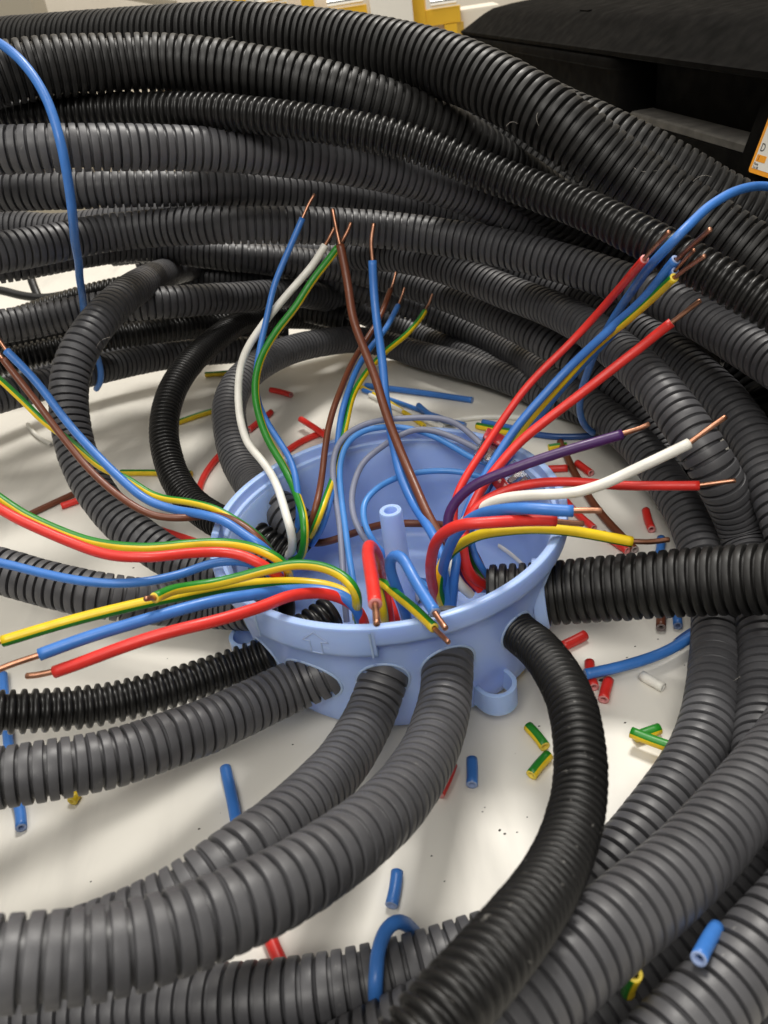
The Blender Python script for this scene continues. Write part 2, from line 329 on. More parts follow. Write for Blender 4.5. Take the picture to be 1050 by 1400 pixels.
# ---------------------------------------------------------------- data: centre lines in tenths of a millimetre
# (style, outer diameter, ridge pitch, enters the box, label, centre line)
CONDUITS = [
('black',22.5,3.2,0,None,'thick black corrugated conduit, topmost strand of the coil in front of the tool case',
 [(-2405,2963,1936),(-2178,2817,1961),(-1952,2669,1979),(-1782,2558,1988),(-1557,2409,1992),(-1449,2336,1989),(-1245,2202,1977),(-741,1890,1944),(-534,1772,1929),(-338,1674,1912),(-154,1584,1882),(-13,1509,1852),(89,1444,1830),(188,1373,1806),(403,1199,1742),(486,1122,1710),(589,1017,1660),(683,918,1604),(772,833,1541),(857,764,1471),(940,708,1394),(1026,656,1319),(1138,586,1235),(1224,524,1171),(1306,456,1109),(1383,383,1049),(1436,326,1005),(1517,227,930),(1470,207,916),(1478,102,850),(1487,-11,793),(1495,-107,753),(1505,-232,710),(1515,-362,674),(1525,-497,644)]),
('black',22.3,3.2,0,None,'thick black conduit running behind the topmost strand, against the tool case',
 [(421,1833,1684),(553,1687,1638),(646,1575,1604),(758,1419,1556),(881,1231,1489),(954,1137,1449),(1004,1083,1422),(1055,1037,1394),(1105,995,1364),(1157,959,1334),(1262,900,1267),(1393,839,1176),(1729,682,925),(1435,670,906),(1441,593,800),(1447,512,708),(1454,428,629),(1462,327,550)]),
('black',21,3.2,0,None,'thick black conduit with worn ridges just under the topmost strand, above the thin glossy one',
 [(-1952,604,1692),(-1789,725,1760),(-1616,837,1819),(-1434,940,1866),(-1326,995,1886),(-1244,1035,1898),(-1103,1095,1909),(-928,1156,1902),(-749,1214,1879),(-655,1234,1868),(-591,1241,1859),(-526,1242,1847),(-428,1232,1826),(-299,1209,1793),(-139,1175,1748),(-14,1145,1707),(79,1127,1672),(170,1117,1633),(231,1117,1605),(385,1131,1524),(508,1149,1449),(568,1161,1405),(749,1203,1257),(843,1216,1181),(905,1217,1131),(997,1208,1057),(1090,1193,986),(1247,1160,869)]),
('thin',13,2.8,0,None,'thin glossy black conduit between a thick black strand and a pale grey one',
 [(-2069,1748,1764),(-1985,1662,1771),(-1896,1581,1777),(-1801,1506,1781),(-1701,1438,1784),(-1597,1377,1785),(-1489,1324,1784),(-1377,1278,1781),(-1264,1239,1776),(-1190,1218,1771),(-1086,1199,1763),(-784,1174,1732),(-683,1159,1722),(-581,1134,1710),(-446,1088,1693),(-314,1035,1672),(-154,967,1640),(0,902,1604),(120,858,1573),(266,817,1525),(378,787,1476),(485,745,1421),(538,719,1397),(590,688,1374),(640,651,1353),(688,609,1333),(734,561,1315),(777,509,1299),(836,423,1275),(922,277,1235),(972,202,1209),(1040,116,1169),(1206,-67,1066),(1249,-126,1037),(1312,-228,994),(1360,-313,963),(1405,-401,936),(1488,-582,893),(1559,-771,860),(1625,-990,835)]),
('grey',16,3.25,0,None,'grey conduit lit along its top, directly under the thin glossy black strand',
 [(-2050,1096,1737),(-1920,1019,1740),(-1784,955,1740),(-1642,905,1737),(-1525,876,1732),(-1376,853,1721),(-1256,845,1710),(-1107,848,1691),(-960,866,1672),(-873,886,1658),(-758,923,1637),(-490,1022,1578),(-269,1095,1519),(-105,1145,1469),(65,1197,1410),(277,1268,1325),(385,1297,1277),(530,1321,1206),(600,1327,1167),(705,1330,1103),(985,1323,925),(1266,1300,727)]),
('grey',16,3.25,0,None,'shaded grey conduit half hidden under the lit grey strand at the back',
 [(-2374,1581,1511),(-2190,1535,1513),(-2004,1497,1512),(-1816,1466,1507),(-1666,1447,1500),(-1439,1427,1483),(-1214,1412,1460),(-1068,1413,1442),(-960,1424,1428),(-671,1472,1380),(-561,1496,1358),(-451,1527,1331),(-264,1596,1279),(-29,1690,1202),(134,1753,1142),(302,1810,1076),(430,1844,1023),(558,1862,966),(683,1866,904),(851,1859,822)]),
('grey',16,3.25,0,None,'grey conduit sweeping just behind the highest wire tips of the box',
 [(-1993,328,1427),(-1904,474,1407),(-1807,614,1387),(-1701,749,1366),(-1588,878,1345),(-1469,999,1324),(-1205,1243,1278),(-1116,1316,1269),(-1052,1356,1263),(-1019,1373,1259),(-949,1398,1252),(-913,1406,1248),(-838,1413,1242),(-761,1409,1237),(-528,1372,1220),(-415,1370,1205),(-303,1382,1185),(-38,1425,1128),(78,1434,1102),(155,1432,1084),(232,1423,1067),(308,1407,1051),(383,1384,1035),(492,1337,1012),(597,1276,991),(696,1202,972),(789,1121,953),(904,1010,927),(1010,893,900),(1105,766,877),(1166,663,861),(1200,589,849),(1229,512,838),(1255,433,828),(1276,351,821),(1333,73,802),(1449,-445,739),(1551,-959,680)]),
('grey',16,3.25,0,None,'grey conduit tucked just above the white gap at the left of the coil',
 [(-2683,1932,1141),(-2566,1894,1135),(-2487,1874,1130),(-2366,1854,1122),(-2285,1846,1116),(-2203,1844,1110),(-2121,1846,1103),(-2040,1854,1096),(-1919,1875,1085),(-1762,1919,1068),(-1647,1966,1055),(-1572,2008,1047),(-1497,2055,1038),(-1384,2134,1024),(-1228,2242,998),(-1144,2286,982),(-1101,2301,973),(-1057,2311,963),(-1013,2316,952),(-922,2314,927),(-643,2285,858),(-551,2283,834),(-412,2300,795),(-176,2348,720),(-80,2363,689),(16,2368,656),(64,2365,639),(158,2345,606),(205,2328,590),(250,2306,575),(295,2278,562),(340,2245,551),(382,2206,541),(464,2114,525),(578,1962,505),(648,1854,493),(713,1743,484),(803,1581,467),(887,1438,441),(942,1359,416),(997,1291,385),(1107,1176,317),(1154,1116,279),(1194,1050,241),(1239,943,182),(1269,827,123),(1277,743,84),(1245,530,82)]),
('grey',16,3.25,0,None,'grey conduit under the white wire tip, running on beneath the thick black conduit',
 [(-4,2231,784),(181,2084,784),(269,2008,784),(392,1885,775),(538,1711,749),(668,1537,715),(757,1399,696),(813,1301,691),(863,1194,689),(885,1137,688),(923,1016,689),(953,888,691),(974,759,691),(1008,454,687),(1026,308,671),(1040,228,652),(1059,126,614),(1081,45,566),(1100,4,527),(1123,-25,479),(1137,-33,450),(1152,-37,419),(1201,-36,309),(1215,-40,275),(1225,-49,244),(1229,-67,219),(1227,-94,202),(1221,-128,190),(1211,-167,183),(1161,-331,171),(1138,-403,161),(1092,-532,135),(1036,-653,114),(946,-830,99),(825,-1067,91),(761,-1156,90),(707,-1213,89),(649,-1258,90),(527,-1330,90),(216,-1503,90),(-722,-2011,91)]),
('grey',16,3.5,0,None,'innermost grey conduit on the right, curling round to the near edge of the table',
 [(-1261,2906,766),(-983,2849,750),(-817,2809,735),(-599,2748,704),(-492,2717,683),(-388,2686,657),(-239,2637,606),(-47,2578,524),(94,2542,455),(234,2514,383),(379,2488,319),(426,2476,299),(518,2438,258),(562,2411,239),(605,2378,223),(645,2336,209),(683,2286,197),(719,2228,188),(752,2163,183),(784,2091,181),(841,1930,186),(865,1843,191),(908,1665,204),(942,1488,217),(986,1247,227),(1031,1048,227),(1089,822,218),(1110,714,209),(1125,609,199),(1133,506,188),(1139,308,165),(1139,214,154),(1133,125,141),(1103,-77,98),(1085,-157,85),(1074,-199,82),(1030,-329,82),(889,-629,85),(836,-722,84),(778,-806,84),(736,-856,84),(670,-923,88),(584,-1003,92),(481,-1090,92),(361,-1176,90),(300,-1210,88),(240,-1238,85),(199,-1253,84),(136,-1268,83),(-91,-1304,82),(-172,-1313,82),(-315,-1322,88),(-479,-1318,91),(-818,-1285,90),(-1033,-1270,90),(-1179,-1271,90),(-1344,-1279,91),(-1509,-1295,93),(-1693,-1321,96),(-1876,-1357,98),(-2057,-1403,101)]),
('grey',16,3.25,0,None,'shaded grey conduit just right of the one under the white wire tip',
 [(773,1693,717),(904,1535,685),(992,1410,662),(1069,1273,640),(1113,1174,629),(1170,1016,621),(1212,850,613),(1252,635,599),(1281,440,576),(1299,310,553),(1309,150,513),(1307,38,478),(1293,-97,426),(1290,-155,396),(1290,-231,345),(1292,-274,306),(1295,-352,222),(1292,-394,184),(1287,-418,167),(1281,-444,153),(1262,-500,132),(1239,-561,117),(1214,-625,108),(1159,-751,101),(1130,-813,104),(1084,-904,114),(1018,-1022,140),(929,-1161,188),(854,-1265,237),(755,-1385,311)]),
('grey',16,2.9,1,None,'grey conduit looping into the back of the blue box beside the white wire',
 [(-284,261,270),(-334,292,308),(-356,310,328),(-378,334,346),(-402,365,358),(-429,409,362),(-459,474,355),(-526,654,320),(-555,736,313),(-579,806,315),(-600,869,324),(-628,993,348),(-654,1189,391),(-658,1258,405),(-654,1327,418),(-642,1397,430),(-624,1466,438),(-599,1536,441),(-571,1609,439),(-539,1689,430),(-469,1849,405),(-387,1994,374),(-296,2120,339),(-148,2292,275),(-43,2397,227),(10,2442,199),(63,2478,171),(116,2500,144),(167,2501,123),(217,2476,110),(264,2429,103),(308,2368,101),(397,2244,105),(610,1974,116),(689,1870,116),(763,1765,113),(865,1609,105),(958,1457,95),(1083,1287,85),(1109,1241,82),(1170,1077,82)]),
('thin',13.5,2.35,1,None,'thin black conduit looping into the back left of the blue box between two grey ones',
 [(-400,203,251),(-450,223,292),(-475,238,309),(-500,260,324),(-530,286,331),(-565,316,330),(-638,397,323),(-748,553,311),(-783,611,309),(-815,671,311),(-868,792,324),(-890,850,336),(-907,905,350),(-932,1011,386),(-940,1062,406),(-943,1114,427),(-939,1221,465),(-923,1340,496),(-911,1405,508),(-880,1546,521),(-839,1699,524),(-816,1780,522),(-763,1947,513),(-702,2116,502),(-668,2199,494),(-630,2274,482),(-587,2341,463),(-541,2401,440),(-494,2455,417),(-397,2551,369),(-244,2671,293),(-31,2806,183)]),
('grey',16,3.25,1,None,'large grey conduit loop climbing from the coil and entering the box from the left',
 [(-449,102,240),(-551,148,239),(-658,201,231),(-727,233,238),(-792,263,255),(-853,294,279),(-962,374,341),(-1018,423,370),(-1092,511,420),(-1136,575,457),(-1174,642,498),(-1203,707,544),(-1222,769,594),(-1234,858,675),(-1233,916,731),(-1222,973,786),(-1199,1031,838),(-1164,1094,882),(-1145,1130,901),(-1127,1172,916),(-1108,1220,929),(-1090,1275,938),(-1073,1338,944),(-1056,1413,946),(-1042,1499,944),(-1028,1598,937),(-1015,1713,924),(-1004,1846,902),(-995,2005,873),(-980,2382,795),(-968,2578,750),(-950,2759,704),(-924,2917,658),(-892,3053,615),(-854,3170,573),(-814,3277,532)]),
('grey',16,3.25,1,None,'grey conduit entering the box from the left under the single blue wire',
 [(-390,-103,251),(-489,-66,240),(-594,-16,224),(-628,-2,222),(-661,6,224),(-693,8,231),(-722,6,242),(-751,-1,256),(-804,-21,289),(-879,-56,345),(-929,-71,377),(-983,-74,402),(-1040,-68,421),(-1129,-43,445),(-1219,-13,469),(-1308,16,498),(-1571,88,584),(-1777,145,644),(-2013,216,703),(-2280,300,762)]),
('grey',16,3.25,0,None,'grey conduit in the low left bundle, upper strand behind the grey loop',
 [(-2241,815,1085),(-2222,889,1066),(-2183,997,1038),(-2152,1067,1019),(-2096,1168,991),(-2053,1231,974),(-1981,1322,948),(-1900,1405,924),(-1811,1480,902),(-1716,1547,882),(-1648,1588,870),(-1577,1624,859),(-1502,1654,852),(-1383,1689,849),(-1260,1719,844),(-1177,1734,839),(-1008,1759,819),(-925,1783,804),(-884,1800,795),(-803,1846,774),(-722,1908,747),(-599,2027,698),(-377,2280,604),(-283,2385,553),(-235,2436,522),(-140,2530,454),(-92,2572,416),(-45,2610,377),(49,2671,296),(98,2694,258),(147,2712,221),(196,2722,187),(245,2722,156),(293,2709,130),(341,2682,109),(388,2638,96),(432,2582,87),(476,2516,83),(557,2368,83),(667,2143,83),(798,1855,82)]),
('thin',13.5,2.8,0,None,'dark toothed conduit at the back of the white gap in the coil',
 [(-1884,2300,686),(-1568,2312,734),(-1409,2312,753),(-1249,2305,764),(-1036,2286,770)]),
('thin',13.5,2.8,0,None,'thin black conduit in the low left bundle between two grey strands',
 [(-2826,1886,549),(-2655,1829,571),(-2478,1789,590),(-2298,1767,606),(-2117,1762,618),(-1935,1774,626),(-1845,1785,628),(-1757,1802,631),(-1670,1824,632),(-1411,1909,622),(-1280,1958,612),(-1151,2022,588),(-1021,2103,558),(-889,2200,521),(-800,2276,491),(-709,2363,453),(-618,2459,402),(-476,2615,313)]),
('grey',16,3.25,0,None,'lowest grey conduit of the left bundle, lying on the table behind the grey loop',
 [(-2551,859,581),(-2364,965,596),(-2186,1088,603),(-2084,1168,602),(-2018,1225,599),(-1923,1313,591),(-1863,1375,583),(-1743,1504,562),(-1652,1613,536),(-1592,1699,515),(-1436,1940,453),(-1366,2038,425),(-1252,2176,384),(-1169,2260,356),(-1081,2336,327),(-1035,2369,313),(-890,2455,268),(-790,2505,239),(-686,2550,208),(-469,2632,151)]),
('thin',13,3,1,None,'glossy black conduit leaving the front left of the box under the loose red wire',
 [(-230,-178,260),(-334,-246,251),(-412,-286,235),(-439,-295,229),(-495,-306,220),(-524,-313,219),(-578,-331,221),(-655,-369,235),(-729,-408,253),(-802,-442,271),(-922,-489,302),(-1012,-522,335),(-1119,-559,386),(-1204,-581,423),(-1366,-611,508),(-1530,-628,592),(-1675,-631,666),(-1799,-625,728),(-1923,-611,789),(-2046,-588,849)]),
('grey',16,3.25,1,None,'grey conduit leaving the front of the box beside the glossy black one',
 [(-179,-403,260),(-257,-431,242),(-339,-448,227),(-365,-457,225),(-416,-482,228),(-464,-515,238),(-509,-552,252),(-616,-642,294),(-700,-700,327),(-802,-760,358),(-883,-796,385),(-964,-822,411),(-1047,-841,431),(-1190,-867,462),(-1293,-878,481),(-1398,-881,496),(-1502,-875,507),(-1606,-861,516),(-1709,-838,521),(-1810,-807,524),(-1907,-768,525),(-2020,-710,524)]),
('grey',15,3.25,1,None,'grey conduit from the box front, running behind its thicker looking twin',
 [(-25,-427,301),(-57,-484,294),(-71,-509,287),(-106,-569,247),(-131,-617,231),(-144,-645,228),(-171,-705,234),(-213,-805,263),(-255,-903,306),(-324,-1045,380),(-377,-1135,426),(-420,-1185,449),(-463,-1225,461),(-506,-1258,463),(-567,-1293,460),(-615,-1311,458),(-682,-1331,454),(-768,-1348,451),(-836,-1359,452),(-1067,-1389,478),(-1166,-1393,491),(-1248,-1390,502),(-1329,-1383,514),(-1410,-1370,526),(-1553,-1333,548),(-1630,-1306,560),(-1705,-1273,572),(-1834,-1203,593)]),
('grey',15.5,3.4,1,None,'grey conduit sweeping from the box front across the foreground to the bottom left',
 [(140,-357,291),(121,-485,297),(95,-614,278),(79,-679,276),(45,-787,293),(21,-861,316),(-7,-933,344),(-50,-1033,390),(-95,-1118,433),(-140,-1189,474),(-185,-1249,509),(-228,-1299,539),(-285,-1354,569),(-341,-1396,593),(-411,-1437,618),(-534,-1494,658),(-587,-1510,675),(-655,-1525,697),(-875,-1553,773),(-953,-1555,795),(-1045,-1550,817),(-1123,-1540,833),(-1202,-1524,846),(-1279,-1503,857),(-1355,-1476,866),(-1430,-1444,873),(-1502,-1407,878),(-1571,-1366,882),(-1638,-1319,884)]),
('ring',12.7,2.35,1,(3.2,6,1),'dull black conduit with white scuffs curving from the box to the bottom edge',
 [(328,-378,277),(350,-457,288),(374,-547,318),(390,-690,366),(393,-819,403),(390,-892,418),(382,-956,424),(361,-1065,425),(338,-1140,427),(319,-1190,432),(296,-1240,444),(271,-1291,461),(229,-1368,497),(172,-1462,556),(77,-1595,649),(18,-1664,690),(-25,-1707,707),(-55,-1735,711),(-94,-1765,708),(-124,-1784,701),(-164,-1806,687),(-328,-1876,605),(-490,-1927,531),(-635,-1958,470),(-772,-1975,417),(-912,-1979,367),(-1052,-1972,319)]),
('black',21,3.2,1,(19.2,4,0),'thick black conduit running straight from the right side of the blue box',
 [(293,-230,270),(438,-264,276),(523,-286,285),(604,-315,301),(758,-377,337),(878,-432,369),(966,-481,396),(1048,-533,425),(1140,-603,464),(1222,-678,504),(1299,-759,541),(1369,-846,576),(1433,-939,609),(1489,-1038,639),(1537,-1141,666),(1577,-1249,692),(1609,-1359,715)]),
('grey',17,3.25,0,None,'pale grey conduit, largest looking strand at the bottom right beside the scuffed black one',
 [(1527,-169,153),(1543,-377,179),(1248,-670,225),(883,-1024,296),(809,-1089,310),(610,-1254,345),(549,-1301,356),(449,-1372,379),(235,-1508,422),(128,-1576,434),(6,-1656,436),(-152,-1756,429),(-324,-1862,411),(-524,-1982,380),(-738,-2105,341)]),
('grey',16,3.25,0,None,'grey conduit whose ridges just show at the bottom edge below the looped blue wire',
 [(118,-1387,182),(-75,-1438,138),(-320,-1488,82),(-373,-1504,82),(-550,-1555,91),(-744,-1611,114),(-954,-1671,150),(-1197,-1742,202)]),
('grey',16,3.25,0,None,'shaded grey conduit buried in the coil behind the wire tips',
 [(-2790,2167,1270),(-2653,2203,1267),(-2560,2222,1263),(-2374,2249,1254),(-2233,2260,1245),(-2139,2262,1238),(-1952,2255,1220),(-1765,2235,1199),(-1671,2221,1188),(-1529,2185,1162),(-1431,2155,1152),(-1279,2108,1155),(-1178,2076,1162),(-1078,2048,1173),(-934,2013,1188),(-795,1986,1188),(-705,1973,1181),(-573,1965,1163),(-486,1964,1148),(-356,1971,1119),(-140,1992,1058),(168,2023,959),(345,2027,895),(476,2014,844),(562,1998,809),(688,1965,754),(1098,1829,567),(1256,1772,484),(1483,1680,346)]),
('black',16,3.2,0,None,'black strand deep in the low left bundle, hidden between its upper two',
 [(-2930,1807,599),(-2668,1900,608),(-2407,1993,611),(-2189,2070,608),(-1836,2196,594),(-1700,2244,585),(-1372,2359,548),(-1075,2464,527),(-974,2497,517),(-820,2541,498),(-716,2565,484),(-612,2583,469),(-507,2591,451),(-404,2588,430),(-352,2583,418),(-251,2563,389),(-52,2507,320)]),
('grey',16,3.25,0,None,'grey strand at the very back of the low left bundle',
 [(-2756,1519,400),(-2686,1654,387),(-2579,1826,369),(-2490,1949,355),(-2360,2105,337),(-2217,2249,319),(-2062,2387,305),(-1935,2480,295),(-1844,2534,288),(-1699,2600,277),(-1546,2653,269),(-1387,2694,267),(-1222,2725,266),(-1110,2738,264),(-941,2746,252),(-657,2748,221),(-431,2747,191)]),
('grey',16,3.25,0,None,'shaded grey strand behind the wire tips, just under the sweeping one',
 [(-1331,2565,908),(-1065,2553,898),(-907,2543,881),(-750,2533,857),(-543,2524,821),(-233,2511,754),(-28,2494,702),(124,2471,658),(273,2439,610),(518,2373,524)]),
('grey',16,3.25,0,None,'dark strand far behind the top of the large grey loop',
 [(-1124,2842,618),(-890,2809,597),(-716,2788,577),(-602,2779,560),(-488,2777,540),(-432,2778,527),(-319,2789,497),(-207,2802,463),(-94,2811,425),(17,2811,383),(184,2804,318)]),
('black',21,3.2,0,None,'black conduit buried deep in the coil below the topmost strand',
 [(-180,2141,1706),(101,2081,1613),(379,2016,1513),(455,1995,1479),(566,1959,1424),(745,1894,1322),(916,1823,1211),(1079,1747,1093),(1488,1539,770),(1794,1375,514)]),
('grey',16,3.25,0,None,'grey conduit at the bottom right corner with small white paint spots',
 [(1466,-770,586),(1312,-935,518),(1132,-1104,448),(940,-1262,382),(756,-1396,327),(616,-1479,302),(532,-1532,292),(399,-1608,285),(248,-1694,267),(112,-1769,255),(-160,-1916,243),(-481,-2084,243)]),
('grey',16,3.25,0,None,'dark conduit barely showing in the bottom right corner',
 [(1597,-1029,82),(746,-1488,82),(624,-1554,85),(548,-1595,82),(-268,-2034,82)])
]
